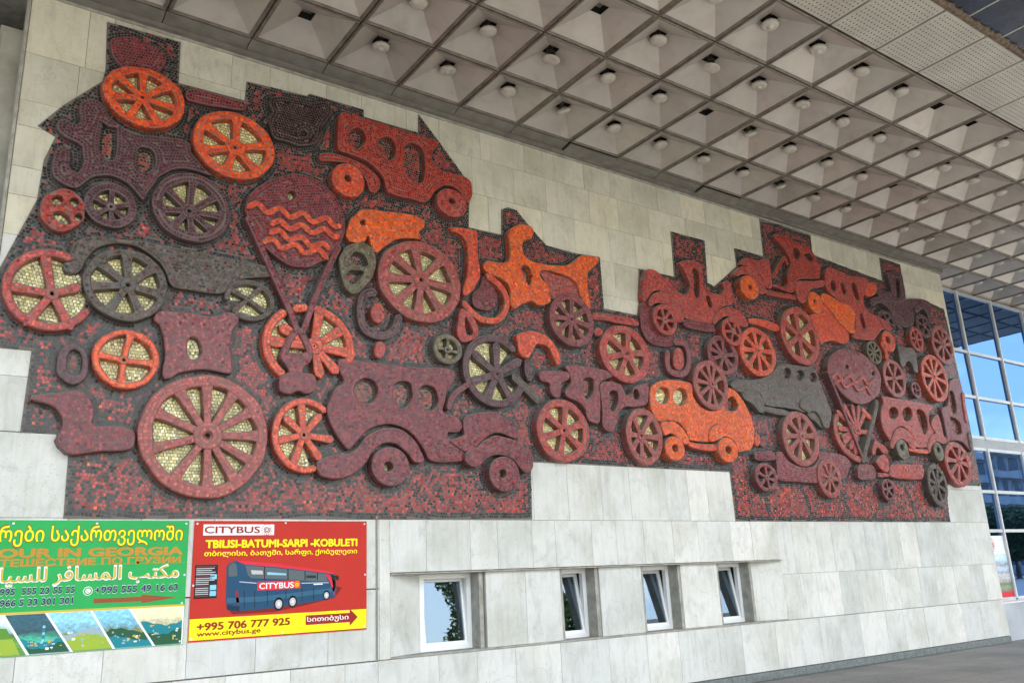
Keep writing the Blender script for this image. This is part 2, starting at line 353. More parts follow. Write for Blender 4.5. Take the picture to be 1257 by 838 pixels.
class Tiles:          # square tesserae laid on one plane, each its own quad with its own colour and tilt
    def __init__(s): s.c = []; s.a = []; s.col = []; s.y = []
    def add(s, pts, ang, pal, y):
        if len(pts) == 0: return
        pts = np.asarray(pts, float); k = RNG.integers(0, len(PAL[pal]), len(pts)) if isinstance(pal, str) else None
        cols = np.array(PAL[pal])[k] if k is not None else pal
        s.c.append(pts); s.a.append(np.broadcast_to(ang, (len(pts),)).copy()); s.col.append(cols * RNG.uniform(.68, 1.32, (len(pts), 1))); s.y.append(np.full(len(pts), y))
    def arrays(s):
        c = np.vstack(s.c); a = np.concatenate(s.a); col = np.vstack(s.col); y = np.concatenate(s.y); n = len(c)
        w = (TS - GAP) / 2 * RNG.uniform(.82, 1.06, (n, 2)); a = a + RNG.normal(0, .07, n)
        V = np.empty((n, 4, 3))
        for k, (sx, sz) in enumerate(((-1, -1), (1, -1), (1, 1), (-1, 1))):
            dx = sx * w[:, 0] + RNG.normal(0, .0013, n); dz = sz * w[:, 1] + RNG.normal(0, .0013, n)
            V[:, k, 0] = c[:, 0] + dx * np.cos(a) - dz * np.sin(a); V[:, k, 2] = c[:, 1] + dx * np.sin(a) + dz * np.cos(a)
        tx, tz = RNG.normal(0, .05, n), RNG.normal(0, .05, n); off = RNG.uniform(.0025, .0045, n)
        V[:, :, 1] = (y - off)[:, None] + tx[:, None] * (V[:, :, 0] - c[:, :1]) + tz[:, None] * (V[:, :, 2] - c[:, 1:])
        return V, col
def layered_mesh(name, verts, faces, fmat, base_col, tiles, parent, mats, extra=None):
    """body faces (fmat 0 = sides, 1 = grout cap) + tessera quads (material 2), colours in attribute col"""
    nv, nf = len(verts), len(faces); cols = [base_col] * nf
    if tiles is not None and tiles.c:
        V, tc_ = tiles.arrays(); n = len(V)
        verts = [tuple(v) for v in verts] + V.reshape(-1, 3).tolist()
        q = (nv + np.arange(n * 4).reshape(n, 4)).tolist(); faces = list(faces) + q; fmat = list(fmat) + [2] * n
        allc = np.vstack([np.tile(base_col, (nf, 1)), tc_]) if nf else tc_
    else: allc = np.tile(base_col, (nf, 1))
    me = bpy.data.meshes.new(name); me.from_pydata(verts, [], faces)
    for mt in mats: me.materials.append(mt)
    me.polygons.foreach_set('material_index', fmat)
    lt = np.empty(len(me.polygons), int); me.polygons.foreach_get('loop_total', lt)
    cc = np.repeat(np.hstack([allc, np.ones((len(allc), 1))]), lt, axis=0).astype(np.float32)
    ca = me.color_attributes.new('col', 'FLOAT_COLOR', 'CORNER'); ca.data.foreach_set('color', cc.ravel())
    me.update(); o = bpy.data.objects.new(name, me); return link(o, parent)
ZONES = []            # (outline, priority) footprint of every figure on the mosaic ground
MATS3 = [M['side'], M['bed'], M['tile']]
def fill_tiles(T, outer, holes, pal, y, rows=2, ang=None):
    cons = [outer] + holes
    def dmin(p): return np.min([dist(p, c) for c in cons], axis=0)
    def ok(p):
        q = inside(p, outer)
        for h in holes: q &= ~inside(p, h)
        return q
    for ci, c in enumerate(cons):
        for r in range(rows):
            d = (r + .5) * TS + .006; c2 = inset(c, d if ci == 0 else -d); P, A = resample(c2, TS)
            keep = ok(P)
            if keep.any():
                P, A = P[keep], A[keep]; dd = dmin(P); kk = dd > d - .25 * TS; T.add(P[kk], A[kk], pal, y)
    lo, hi = outer.min(0), outer.max(0); ang = RNG.uniform(-.3, .3) if ang is None else ang
    cx, cz = (lo + hi) / 2; ext = np.linalg.norm(hi - lo) / 2 + TS; n = int(2 * ext / TS)
    if n * n > 400000: return
    u = (np.arange(n) - n / 2) * TS; U, W = np.meshgrid(u, u); U = U + ((np.arange(n) % 2) * .45 * TS)[:, None]
    wv = .35 * TS * np.sin(W * 3.1 + 1)[:, :]; U = U.ravel(); W = (W + .5 * TS * np.sin(U.reshape(n, n) * 2.3)).ravel()
    P = np.stack([cx + U * math.cos(ang) - W * math.sin(ang), cz + U * math.sin(ang) + W * math.cos(ang)], 1)
    P = P[(P[:, 0] > lo[0]) & (P[:, 0] < hi[0]) & (P[:, 1] > lo[1]) & (P[:, 1] < hi[1])]
    P = P[ok(P)]
    if len(P):
        P = P[dmin(P) > (rows + .22) * TS]; T.add(P, ang, pal, y)
def slab_fig(name, outer, holes, pal, h, parent, bev=.015, rows=2, label=None, y_base=None, zone=True, nofill=False):
    """outer / holes: wall-plane (x, z) outlines already smoothed; relief standing h proud of the mosaic ground"""
    outer = ccw(np.array(outer)); holes = [ccw(np.array(q)) for q in holes]; yb = YB + .004 if y_base is None else y_base
    bev = min(bev, .32 * h)
    yf = YB - h * HK; verts = []; faces = []; fm = []; caps = []
    for ci, c in enumerate([outer] + holes):
        sg = 1 if ci == 0 else -1; n = len(c)
        rings = [(c, yb), (c, yf + bev), (inset(c, sg * bev * .32), yf + bev * .3), (inset(c, sg * bev), yf)]
        k = len(verts)
        for ring, y in rings: verts += [(p[0], y, p[1]) for p in ring]
        for j in range(3):
            for i in range(n):
                a, b_, c_, d = k + j * n + i, k + j * n + (i + 1) % n, k + (j + 1) * n + (i + 1) % n, k + (j + 1) * n + i
                faces.append((a, b_, c_, d) if ci == 0 else (d, c_, b_, a)); fm.append(0)
        caps.append((k + 3 * n, rings[3][0]))
    polys = [[Vector((p[0], p[1], 0)) for p in ring] for _, ring in caps]
    idx = [k0 + i for k0, ring in caps for i in range(len(ring))]
    for tri in tessellate_polygon(polys):
        a, b_, c_ = (idx[i] for i in tri); va, vb, vc = verts[a], verts[b_], verts[c_]
        cr_ = (vb[0] - va[0]) * (vc[2] - va[2]) - (vb[2] - va[2]) * (vc[0] - va[0])
        if abs(cr_) < 1e-12: continue
        faces.append((a, b_, c_) if cr_ > 0 else (a, c_, b_)); fm.append(1)
    T = Tiles(); fill_tiles(T, inset(outer, bev * .6), [inset(q, -bev * .6) for q in holes], pal, yf, rows)
    if zone: ZONES.append((outer, []))
    recess = zone and name != 'wheel'
    base = tuple(np.mean(PAL[pal], axis=0))
    o = layered_mesh(name, verts, faces, fm, base, T, parent, MATS3)
    if label: o['label'] = label
    if recess and not nofill:
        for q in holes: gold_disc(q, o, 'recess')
    return o
def W2(fr, pts, h): return [pt(fr, p, h) for p in pts]
def fig(name, fr, pal, h, pts, holes=(), parent=None, label=None, gold=None):
    o = slab_fig(name, smooth_poly(W2(fr, pts, h)), [smooth_poly(W2(fr, q, h)) for q in holes], pal, h, parent or MURAL, label=label, nofill=bool(gold))
    if gold:
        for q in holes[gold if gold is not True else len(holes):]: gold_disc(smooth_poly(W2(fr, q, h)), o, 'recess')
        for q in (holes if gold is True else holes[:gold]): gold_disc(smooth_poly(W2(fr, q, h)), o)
    return o
def ell(x0, x1, y0, y1, n=10): return [((x0 + x1) / 2 + (x1 - x0) / 2 * math.cos(2 * math.pi * i / n), (y0 + y1) / 2 + (y1 - y0) / 2 * math.sin(2 * math.pi * i / n)) for i in range(n)]
def band_poly(C, w, cap=True):
    C = np.array(C, float); t = np.gradient(C, axis=0); t /= np.linalg.norm(t, axis=1)[:, None]; nn = np.stack([-t[:, 1], t[:, 0]], 1)
    w = np.broadcast_to(w, (len(C),)); L = C + nn * (w / 2)[:, None]; Rr = C - nn * (w / 2)[:, None]
    if not cap: return np.vstack([L, Rr[::-1]])
    e0 = C[0] - t[0] * w[0] * .42; e1 = C[-1] + t[-1] * w[-1] * .42
    return np.vstack([L, e1[None], Rr[::-1], e0[None]])
def band(name, fr, pal, h, pts, wpx, parent=None, label=None):
    C = np.array(W2(fr, pts, h)); s = FR[fr][2]
    p = FR[fr]; ppm = np.linalg.norm(np.array(project(C[0][0], YB - h * HK, C[0][1] + .5)) - np.array(project(C[0][0], YB - h * HK, C[0][1]))) * 2
    D = []                                     # open Catmull-Rom
    for i in range(len(C) - 1):
        p0, p1, p2, p3 = C[max(0, i - 1)], C[i], C[i + 1], C[min(len(C) - 1, i + 2)]
        for t_ in (0, .17, .34, .5, .67, .84): D.append(.5 * ((2 * p1) + (-p0 + p2) * t_ + (2 * p0 - 5 * p1 + 4 * p2 - p3) * t_ ** 2 + (-p0 + 3 * p1 - 3 * p2 + p3) * t_ ** 3))
    D.append(C[-1]); D = np.array(D)
    for _ in range(2): D[1:-1] = .25 * D[:-2] + .5 * D[1:-1] + .25 * D[2:]
    return slab_fig(name, band_poly(D, wpx / ppm), [], pal, h, parent or MURAL, bev=.013, rows=1, label=label)
def gold_disc(outline, parent, pal='gold'):
    T = Tiles(); outline = ccw(np.array(outline))
    if pal == 'recess':
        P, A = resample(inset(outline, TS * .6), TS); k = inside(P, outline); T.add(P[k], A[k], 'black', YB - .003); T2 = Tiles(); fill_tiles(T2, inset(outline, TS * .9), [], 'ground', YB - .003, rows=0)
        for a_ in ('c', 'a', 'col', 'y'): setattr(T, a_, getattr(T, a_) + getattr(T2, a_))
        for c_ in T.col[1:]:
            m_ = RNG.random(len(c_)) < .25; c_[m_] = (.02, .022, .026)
    else: fill_tiles(T, outline, [], pal, YB - .003, rows=1)
    if not T.c: return
    v = [(p[0], YB - .002, p[1]) for p in outline]; f = [tuple(range(len(v)))]
    layered_mesh('recess_ground' if pal == 'recess' else 'gold_ground', v, f, [1], (.3, .3, .2), T, parent, MATS3)
def fit_ellipse(box, h):       # circle on the wall whose picture fills the measured box
    l_, r_, t_, b_ = box; cx, cz = on_y((l_ + r_) / 2, (t_ + b_) / 2, YB - h * HK); rx = rz = .3
    a = np.linspace(0, 2 * math.pi, 72, endpoint=False)
    for _ in range(25):
        P = np.array([project(cx + rx * math.cos(q), YB - h * HK, cz + rz * math.sin(q)) for q in a[::2]])
        L2, R2, T2, B2 = P[:, 0].min(), P[:, 0].max(), P[:, 1].min(), P[:, 1].max()
        rx *= (r_ - l_) / (R2 - L2); rz *= (b_ - t_) / (B2 - T2)
        e = on_y((l_ + r_) / 2, (t_ + b_) / 2, YB - h * HK); f = on_y((L2 + R2) / 2, (T2 + B2) / 2, YB - h * HK); cx += e[0] - f[0]; cz += e[1] - f[1]
    return cx, cz, rx, rz
def wheel(fr, box, pal, hub=None, op=None, spokes=None, gaps=(), rim=.24, hubr=.16, h=.10, gold=True, goldgaps=None, label=None, parent=None, solid=False, holer=None):
    ox, oy, s = FR[fr]; cx, cz, rx, rz = fit_ellipse((ox + box[0] / s, ox + box[1] / s, oy + box[2] / s, oy + box[3] / s), h)
    def E(a, k, c=(cx, cz)): return (c[0] + rx * k * math.cos(a), c[1] + rz * k * math.sin(a))
    parent = parent or MURAL
    if solid:                                   # plain disc wheel with a hub hole
        hp = pt(fr, hub, h) if hub else (cx, cz); hr = holer or .2
        o = slab_fig('wheel', [E(a, 1) for a in np.linspace(0, 2 * math.pi, 40, endpoint=False)], [[(hp[0] + rx * hr * math.cos(a), hp[1] + rz * hr * math.sin(a)) for a in np.linspace(0, 2 * math.pi, 14, endpoint=False)]], pal, h, parent, rows=9, label=label)
        if gold: gold_disc([(hp[0] + rx * hr * math.cos(a), hp[1] + rz * hr * math.sin(a)) for a in np.linspace(0, 2 * math.pi, 14, endpoint=False)], o)
        return o
    hx, hz = pt(fr, hub, h) if hub else (cx, cz)
    full = np.linspace(0, 2 * math.pi, 56, endpoint=False)
    if not gaps:
        wob = [1 + .010 * math.sin(3 * a + cx * 7) + .007 * math.sin(7 * a + cz * 5) + .004 * math.sin(13 * a) for a in full]
        o = slab_fig('wheel', [E(a, w_) for a, w_ in zip(full, wob)], [[E(a, (1 - rim) * (1 + .02 * math.sin(5 * a + cx * 3) + .012 * math.sin(11 * a))) for a in full]], pal, h, parent, rows=4, label=label)
    else:
        gs = sorted([(g0 % 360, g0 % 360 + (g1 - g0)) for g0, g1 in gaps]); segs = []
        for i, (g0, g1) in enumerate(gs):
            nx = gs[(i + 1) % len(gs)][0] + (360 if i == len(gs) - 1 else 0); segs.append((g1, nx))
        o = None
        for a0, a1 in segs:
            k = max(4, int((a1 - a0) / 7)); C = [E(R(a), 1 - rim / 2) for a in np.linspace(a0, a1, k)]
            q = slab_fig('wheel' if o is None else 'rim_piece', band_poly(C, rim * (rx + rz) / 2), [], pal, h, parent if o is None else o, rows=2, label=label if o is None else None)
            o = o or q
    sc = (rx + rz) / 2
    if rim < .9:
        angs = []
        if op:
            oa = sorted(math.atan2((q[1] - hz) / rz, (q[0] - hx) / rx) for q in (pt(fr, p, h) for p in op))
            for i in range(len(oa)):
                a0, a1 = oa[i], oa[(i + 1) % len(oa)] + (2 * math.pi if i == len(oa) - 1 else 0); angs.append(((a0 + a1) / 2, None))
        if spokes:
            for p in spokes:
                q = pt(fr, p, h); angs.append((math.atan2((q[1] - hz) / rz, (q[0] - hx) / rx), math.hypot((q[0] - hx) / rx, (q[1] - hz) / rz)))
        N = len(angs)
        for a, ln in angs:
            # reach the rim even when the hub is off centre
            e = (E(a, ln, (hx, hz)) if ln else None)
            if e is None:
                d = np.array([rx * math.cos(a), rz * math.sin(a)]); k = .3
                while k < 1.4:
                    q = np.array([hx, hz]) + d * k
                    if ((q[0] - cx) / rx) ** 2 + ((q[1] - cz) / rz) ** 2 > (1 - rim * .8) ** 2: break
                    k += .02
                e = (hx + d[0] * k, hz + d[1] * k)
            S = np.array([hx + (e[0] - hx) * .05, hz + (e[1] - hz) * .05]); En = np.array(e)
            L = np.linalg.norm(En - S); w0 = min(.20, 1.45 / N) * sc
            ws = np.array([.95, .92, 1.0, 1.2, 1.75 if ln is None else 1.1]) * w0
            C = [S + (En - S) * k for k in (.0, .3, .6, .85, 1.0)]
            slab_fig('spoke', band_poly(C, ws, cap=ln is not None), [], pal, h - .006, o, bev=.008, rows=1, zone=bool(gaps), nofill=True)
        hr = hubr * 1.2
        hubo = [(hx + rx * hr * math.cos(a), hz + rz * hr * math.sin(a)) for a in np.linspace(0, 2 * math.pi, 18, endpoint=False)]
        hubh = [(hx + rx * hr * .30 * math.cos(a), hz + rz * hr * .30 * math.sin(a)) for a in np.linspace(0, 2 * math.pi, 10, endpoint=False)]
        slab_fig('hub', hubo, [hubh], pal, h + .004, o, bev=.008, rows=1 if sc < .28 else 2, zone=False)
        if gold:
            if gaps and goldgaps != 'full':
                for a0, a1 in (goldgaps or segs):
                    ZONES.append((ccw(np.array([(hx, hz)] + [E(R(a), 1 - rim) for a in np.linspace(a0, a1, max(4, int((a1 - a0) / 8)))])), []))
                    gold_disc([(hx, hz)] + [E(R(a), 1 - rim * .9) for a in np.linspace(a0, a1, max(4, int((a1 - a0) / 8)))], o)
            else:
                gold_disc([E(a, 1 - rim * .92) for a in full], o); ZONES.append((ccw(np.array([E(a, 1 - rim * .9) for a in full])), []))
        elif not gaps: gold_disc([E(a, 1 - rim * .92) for a in full], o, 'recess')
    return o

MURAL = empty('mosaic_mural', (1.3, YB, 2.43)); MURAL.matrix_parent_inverse = Matrix.Identity(4)
MURAL.location = (0, 0, 0)
tag(MURAL, 'huge red and orange mosaic relief of wheels and vintage cars covering the stone wall', 'mural')

# --- upper left group
fig('car', 'P1', 'plum', .07, [(250, 140), (330, 130), (395, 165), (440, 240), (520, 320), (640, 385), (780, 400), (900, 415), (1020, 440), (1060, 540), (1130, 620), (1190, 690), (1130, 670), (1040, 645), (960, 640), (880, 660), (810, 710), (765, 770), (720, 838), (690, 870), (640, 810), (580, 750), (510, 705), (420, 690), (330, 700), (270, 740), (210, 780), (140, 765), (60, 720), (20, 650), (30, 560), (55, 495), (110, 470), (150, 490), (160, 560), (165, 640), (200, 670), (235, 640), (250, 560), (245, 475), (180, 435), (110, 400), (60, 345), (65, 290), (110, 270), (160, 300), (210, 310), (235, 280), (222, 210), (232, 160)],
    [[(400, 300), (440, 330), (490, 340), (500, 400), (495, 520), (470, 570), (400, 560), (375, 500), (385, 400)], [(655, 500), (700, 480), (760, 510), (780, 560), (775, 620), (730, 660), (680, 655), (650, 600)]], label='dark plum car body with two windows')
fig('relief_block', 'A', 'wine', .035, [(525, 180), (600, 170), (690, 200), (770, 250), (770, 300), (730, 340), (600, 330), (540, 280), (515, 230)])
fig('bar', 'N1', 'wine', .06, [(50, 80), (120, 60), (300, 100), (460, 150), (575, 185), (570, 245), (480, 240), (300, 210), (120, 175), (60, 140)])
fig('engine_block', 'D', 'maroon', .07, [(200, 458), (240, 450), (330, 465), (400, 480), (450, 475), (485, 500), (480, 540), (445, 590), (430, 640), (400, 675), (340, 680), (270, 660), (215, 640), (195, 590), (190, 550), (210, 520), (195, 490)], [ell(342, 372, 608, 642, 8)], label='almost black engine block')
band('link_rod', 'N1', 'char', .05, [(735, 350), (770, 320), (815, 290)], 5)
red_car = fig('car', 'P3', 'brick', .085, [(200, 45), (250, 45), (400, 90), (560, 140), (720, 190), (800, 215), (830, 245), (800, 290), (790, 340), (820, 390), (880, 425), (960, 440), (1010, 460), (1045, 500), (1045, 580), (1020, 625), (980, 570), (930, 520), (870, 510), (820, 540), (790, 580), (750, 620), (700, 610), (620, 590), (540, 570), (500, 545), (490, 510), (470, 450), (420, 390), (340, 340), (250, 305), (190, 280), (180, 200), (185, 100)],
    [[(262, 170), (300, 140), (345, 150), (362, 200), (350, 240), (310, 270), (270, 250), (255, 210)], [(450, 215), (490, 198), (535, 210), (555, 260), (545, 320), (510, 345), (465, 310), (447, 260)], [(620, 260), (660, 235), (715, 260), (740, 320), (740, 440), (720, 490), (660, 480), (620, 420), (612, 330)]], label='brick red car with two round windows and a long door opening')
fig('mudguard', 'P3', 'brick', .065, [(65, 310), (120, 300), (220, 320), (330, 370), (420, 430), (455, 480), (455, 530), (420, 560), (385, 540), (360, 470), (320, 420), (240, 370), (150, 355), (70, 350)], parent=red_car)
wheel('P3', (145, 357, 368, 584), 'redorange', hub=(248, 465), solid=True, parent=red_car, h=.11)
wheel('P3', (818, 1012, 530, 715), 'red', hub=(918, 610), solid=True, parent=red_car, h=.11, holer=.22)
wheel('A', (482, 868, 308, 598), 'fire', hub=(667, 455), op=[(560, 405), (630, 375), (715, 390), (770, 450), (745, 515), (670, 535), (585, 490)], label='bright orange wheel at the top left')
wheel('N1', (118, 822, 250, 838), 'fire', hub=(485, 565), op=[(255, 490), (390, 400), (595, 460), (665, 650), (530, 730), (340, 650)], hubr=.2, label='orange wheel with six openings')
# --- balloon
BL = fig('balloon', 'E', 'wine', .08, [(90, 170), (140, 110), (230, 65), (320, 50), (420, 80), (490, 140), (535, 220), (550, 300), (530, 370), (470, 440), (400, 480), (320, 485), (240, 450), (170, 390), (120, 310), (85, 240)], [ell(278, 318, 130, 172, 10)], label='wine red balloon with orange wavy bands', gold=True)
def wavy(fr, pal, h, p0, p1, n_, amp, w_, parent):
    d = np.array(p1, float) - p0; L = np.linalg.norm(d); nn = np.array([d[1], -d[0]]) / L
    P = [tuple(np.array(p0) + d * t_ + nn * amp * math.sin(2 * math.pi * n_ * t_ - .6)) for t_ in np.linspace(0, 1, int(n_ * 6) + 1)]
    return band('wave_band', fr, pal, h, P, w_, parent=parent)
for p0_, p1_, n_, a_ in (((98, 196), (527, 285), 4.0, 15), ((205, 277), (517, 332), 3.0, 14), ((203, 318), (472, 398), 2.6, 14), ((168, 362), (467, 428), 2.8, 15)): wavy('E', 'redorange', .115, p0_, p1_, n_, a_, 7.5, BL)
band('rope', 'E', 'wine', .10, [(95, 255), (130, 330), (170, 420), (215, 520), (260, 620), (300, 710), (330, 790)], 7.5, parent=BL)
band('rope', 'E', 'wine', .095, [(520, 390), (480, 470), (440, 560), (400, 650), (368, 745), (350, 790)], 7, parent=BL)
band('rope', 'N2', 'wine', .105, [(440, 460), (390, 540), (345, 640)], 8, parent=BL)
band('rope', 'N2', 'wine', .105, [(480, 450), (520, 530), (560, 620), (560, 680)], 8, parent=BL)
fig('basket', 'F', 'wine', .11, [(250, 190), (300, 200), (390, 200), (390, 240), (355, 270), (350, 290), (400, 300), (415, 330), (410, 380), (370, 395), (330, 380), (290, 395), (245, 380), (240, 320), (260, 300), (285, 290), (270, 260), (245, 225)], parent=BL)
wheel('N2', (150, 950, 225, 960), 'redorange', hub=(600, 590), spokes=[(650, 270), (840, 450), (935, 655), (790, 800), (650, 835), (330, 430), (230, 545)], gaps=[(-128, -16), (112, 128), (84, 96)], goldgaps=[(-12, 82), (130, 225)], rim=.19, h=.085, label='broken orange wheel behind the balloon basket')
# --- centre top
fig('orange_cloth', 'E', 'orange', .08, [(600, 235), (640, 215), (760, 228), (860, 240), (915, 265), (922, 300), (895, 320), (905, 355), (860, 352), (790, 358), (735, 390), (700, 420), (672, 395), (660, 340), (640, 368), (590, 372), (558, 355), (556, 310), (575, 265)], [ell(618, 645, 265, 292, 8)])
fig('cogwheel', 'E', 'olive', .09, [(560, 385), (620, 370), (665, 385), (690, 430), (692, 490), (670, 540), (630, 590), (590, 610), (555, 590), (530, 530), (520, 460), (535, 410)], [[(572, 440), (600, 415), (640, 430), (655, 475), (600, 478)], [(565, 505), (635, 505), (600, 560), (572, 555)]], label='broken olive cogwheel with triangular openings')
band('bracket', 'N2', 'plum', .07, [(1120, 130), (1050, 140), (1010, 190), (1000, 300), (1015, 400), (1060, 465), (1150, 500), (1230, 495), (1290, 450), (1330, 340)], 10)
fig('oval_knob', 'E', 'red', .09, ell(668, 738, 650, 752, 12))
fig('oval_knob', 'F', 'red', .08, ell(682, 740, 143, 228, 12))
wheel('E', (702, 1090, 362, 745), 'rose', hub=(905, 545), op=[(845, 450), (935, 440), (1000, 520), (985, 615), (945, 690), (850, 650), (790, 590), (780, 480)], label='large rose red wheel with eight openings')
fig('relief_bar', 'P2', 'redorange', .08, [(60, 180), (110, 180), (200, 195), (218, 230), (218, 330), (232, 420), (225, 480), (190, 540), (150, 575), (130, 540), (150, 480), (160, 400), (158, 300), (145, 250), (110, 215), (65, 205)])
band('curl', 'P2', 'redorange', .09, [(275, 455), (325, 495), (365, 540), (385, 600), (375, 660), (340, 705), (290, 715), (230, 700), (180, 660), (140, 612)], 8)
fig('pear', 'P2', 'wine', .055, [(250, 462), (275, 490), (310, 520), (330, 570), (325, 620), (280, 655), (230, 650), (190, 620), (185, 570), (215, 540), (235, 500)])
fig('droplet', 'P2', 'red', .09, [(125, 640), (170, 670), (210, 720), (225, 770), (210, 815), (160, 835), (115, 825), (100, 770), (105, 700)], [[(150, 695), (175, 735), (190, 780), (175, 800), (155, 790), (148, 740)]])
fig('locomotive', 'G', 'orange', .09, [(700, 440), (705, 460), (680, 490), (655, 520), (655, 590), (668, 680), (640, 670), (620, 610), (600, 560), (560, 530), (500, 508), (450, 500), (430, 510), (440, 540), (470, 570), (475, 610), (480, 650), (430, 665), (390, 645), (350, 660), (310, 680), (290, 640), (290, 580), (250, 540), (200, 520), (175, 500), (170, 465), (195, 455), (240, 465), (285, 455), (290, 400), (285, 330), (300, 300), (350, 285), (395, 300), (400, 330), (390, 355), (352, 370), (355, 420), (380, 450), (440, 470), (520, 478), (570, 470), (610, 440), (640, 428)],
    [[(345, 490), (365, 480), (390, 500), (392, 550), (380, 570), (362, 540)]], label='bright orange locomotive shape')
fig('relief_block', 'G', 'rose', .05, [(425, 500), (500, 520), (560, 535), (600, 565), (615, 600), (622, 650), (560, 615), (500, 640), (472, 620), (466, 575)])
fig('hook', 'N3', 'redorange', .09, [(520, 290), (560, 260), (650, 248), (740, 270), (810, 320), (860, 390), (890, 460), (895, 530), (870, 545), (845, 500), (800, 400), (740, 370), (685, 375), (660, 430), (620, 485), (570, 470), (535, 420), (525, 350)], label='red orange hook shape')
# --- left
wheel('B', (8, 452, 398, 785), 'red', hub=(245, 610), spokes=[(212, 425), (365, 578), (330, 765), (125, 745), (55, 575)], gaps=[(-27, 68)], goldgaps='full', rim=.2, hubr=.13, label='broken red wheel at the left edge')
fig('wheel', 'B', 'brick', .09, ell(185, 402, 118, 320, 18), [ell(242, 296, 150, 195, 8), ell(330, 372, 160, 200, 8), [(255, 235), (290, 225), (325, 255), (330, 285), (290, 280), (262, 262)], ell(350, 384, 234, 270, 8)], gold=True, label='brick red wheel with four oval openings')
wheel('B', (392, 645, 92, 303), 'plum', hub=(520, 205), op=[(490, 155), (555, 170), (575, 225), (550, 260), (500, 250), (455, 195)], rim=.36, h=.09)
wheel('B', (712, 1078, 45, 370), 'plum', hub=(885, 225), op=[(855, 140), (945, 150), (985, 210), (980, 265), (945, 310), (850, 310), (790, 255), (795, 180)], rim=.27, h=.10, label='dark plum wheel with gold glimpsed behind eight spokes')
fig('car', 'B', 'char', .07, [(330, 400), (360, 365), (430, 340), (520, 350), (640, 360), (760, 380), (900, 410), (1050, 440), (1180, 465), (1270, 490), (1270, 530), (1150, 540), (1090, 570), (1040, 610), (960, 605), (860, 590), (800, 570), (770, 500), (720, 440), (640, 390), (560, 375), (480, 390), (430, 420), (400, 470), (360, 515), (310, 510), (295, 480), (320, 440)], label='charcoal grey car chassis')
wheel('B', (388, 785, 400, 738), 'char', hub=(600, 570), op=[(475, 525), (550, 475), (645, 485), (700, 550), (680, 640), (590, 670), (495, 615)], rim=.2, h=.105, label='charcoal wheel with seven openings')
wheel('E', (-18, 222, 545, 738), 'char', hub=(95, 635), spokes=[(20, 590), (160, 580), (170, 690), (30, 690)], gaps=[(185, 235)], rim=.24, hubr=.12, h=.085)
wheel('C', (430, 748, 90, 370), 'fire', hub=(580, 235), op=[(540, 170), (660, 190), (640, 290), (520, 270)], hubr=.13, rim=.22, h=.10, label='orange wheel with four openings')
fig('carriage', 'C', 'mauve', .075, [(725, 20), (760, 5), (860, 10), (1000, 30), (1060, 8), (1110, 20), (1115, 60), (1090, 100), (1080, 180), (1085, 250), (1080, 300), (980, 280), (860, 290), (790, 325), (760, 310), (770, 220), (765, 130), (745, 70), (720, 50)], [[(880, 140), (910, 130), (935, 150), (938, 210), (912, 235), (880, 215)]], gold=True, label='mauve carriage with one square window')
fig('ring', 'C', 'plum', .07, ell(262, 420, 155, 352, 16), [ell(312, 386, 188, 308, 12)])
fig('boot', 'C', 'wine', .09, [(140, 400), (180, 395), (270, 385), (340, 378), (400, 390), (435, 430), (440, 500), (440, 540), (520, 540), (600, 550), (632, 580), (630, 640), (580, 660), (480, 660), (420, 670), (340, 675), (290, 655), (265, 600), (285, 560), (290, 520), (270, 470), (220, 440), (140, 420)], label='wine red boot shape')
wheel('P5', (48, 836, 45, 795), 'rose', hub=(470, 415), op=[(205, 385), (285, 240), (395, 180), (540, 180), (640, 260), (700, 350), (690, 480), (650, 590), (545, 650), (395, 650), (255, 550)], rim=.2, hubr=.19, h=.105, label='largest wheel, rose red with eleven openings over gold')
wheel('F', (205, 512, 410, 765), 'redorange', hub=(355, 585), spokes=[(272, 505), (345, 440), (430, 495), (485, 605), (430, 692), (310, 715), (240, 608)], gaps=[(-70, 50)], goldgaps=[(50, 290)], rim=.2, hubr=.12, label='red orange wheel open on its right side')
# --- big wine car
bc = fig('car', 'F', 'wine', .08, [(520, 230), (600, 235), (750, 255), (900, 270), (1000, 270), (1060, 290), (1060, 330), (1030, 370), (1015, 430), (1010, 480), (1070, 500), (1100, 540), (1080, 570), (1030, 575), (1040, 600), (1100, 660), (1110, 700), (1040, 712), (950, 705), (915, 650), (870, 590), (810, 545), (740, 535), (660, 560), (600, 620), (565, 655), (530, 620), (490, 560), (465, 490), (465, 440), (500, 370), (540, 330), (520, 280)],
    [[(600, 345), (640, 320), (690, 340), (700, 390), (680, 430), (630, 435), (595, 400)], [(780, 350), (815, 335), (855, 350), (860, 410), (840, 450), (800, 455), (775, 410)], [(895, 370), (925, 355), (970, 370), (985, 420), (970, 460), (930, 470), (895, 430)]], label='large wine red vintage car with three windows')
fig('mudguard', 'F', 'wine', .11, [(420, 710), (480, 680), (560, 670), (610, 640), (650, 590), (700, 560), (770, 550), (830, 570), (880, 620), (915, 680), (910, 715), (870, 710), (840, 670), (790, 630), (730, 625), (680, 660), (650, 710), (600, 760), (530, 790), (450, 785), (420, 755)], parent=bc)
fig('bonnet', 'P4', 'wine', .10, [(180, 200), (220, 170), (300, 150), (380, 148), (450, 170), (520, 220), (570, 280), (580, 340), (530, 340), (460, 310), (390, 310), (330, 350), (270, 410), (200, 445), (130, 410), (75, 365), (110, 345), (180, 320), (170, 260)], parent=bc)
fig('mudguard', 'P4', 'wine', .125, [(200, 450), (270, 410), (330, 360), (400, 330), (460, 330), (540, 355), (620, 400), (680, 460), (685, 560), (640, 600), (590, 560), (540, 500), (470, 470), (400, 470), (340, 500), (290, 550), (230, 550), (190, 510)], parent=bc)
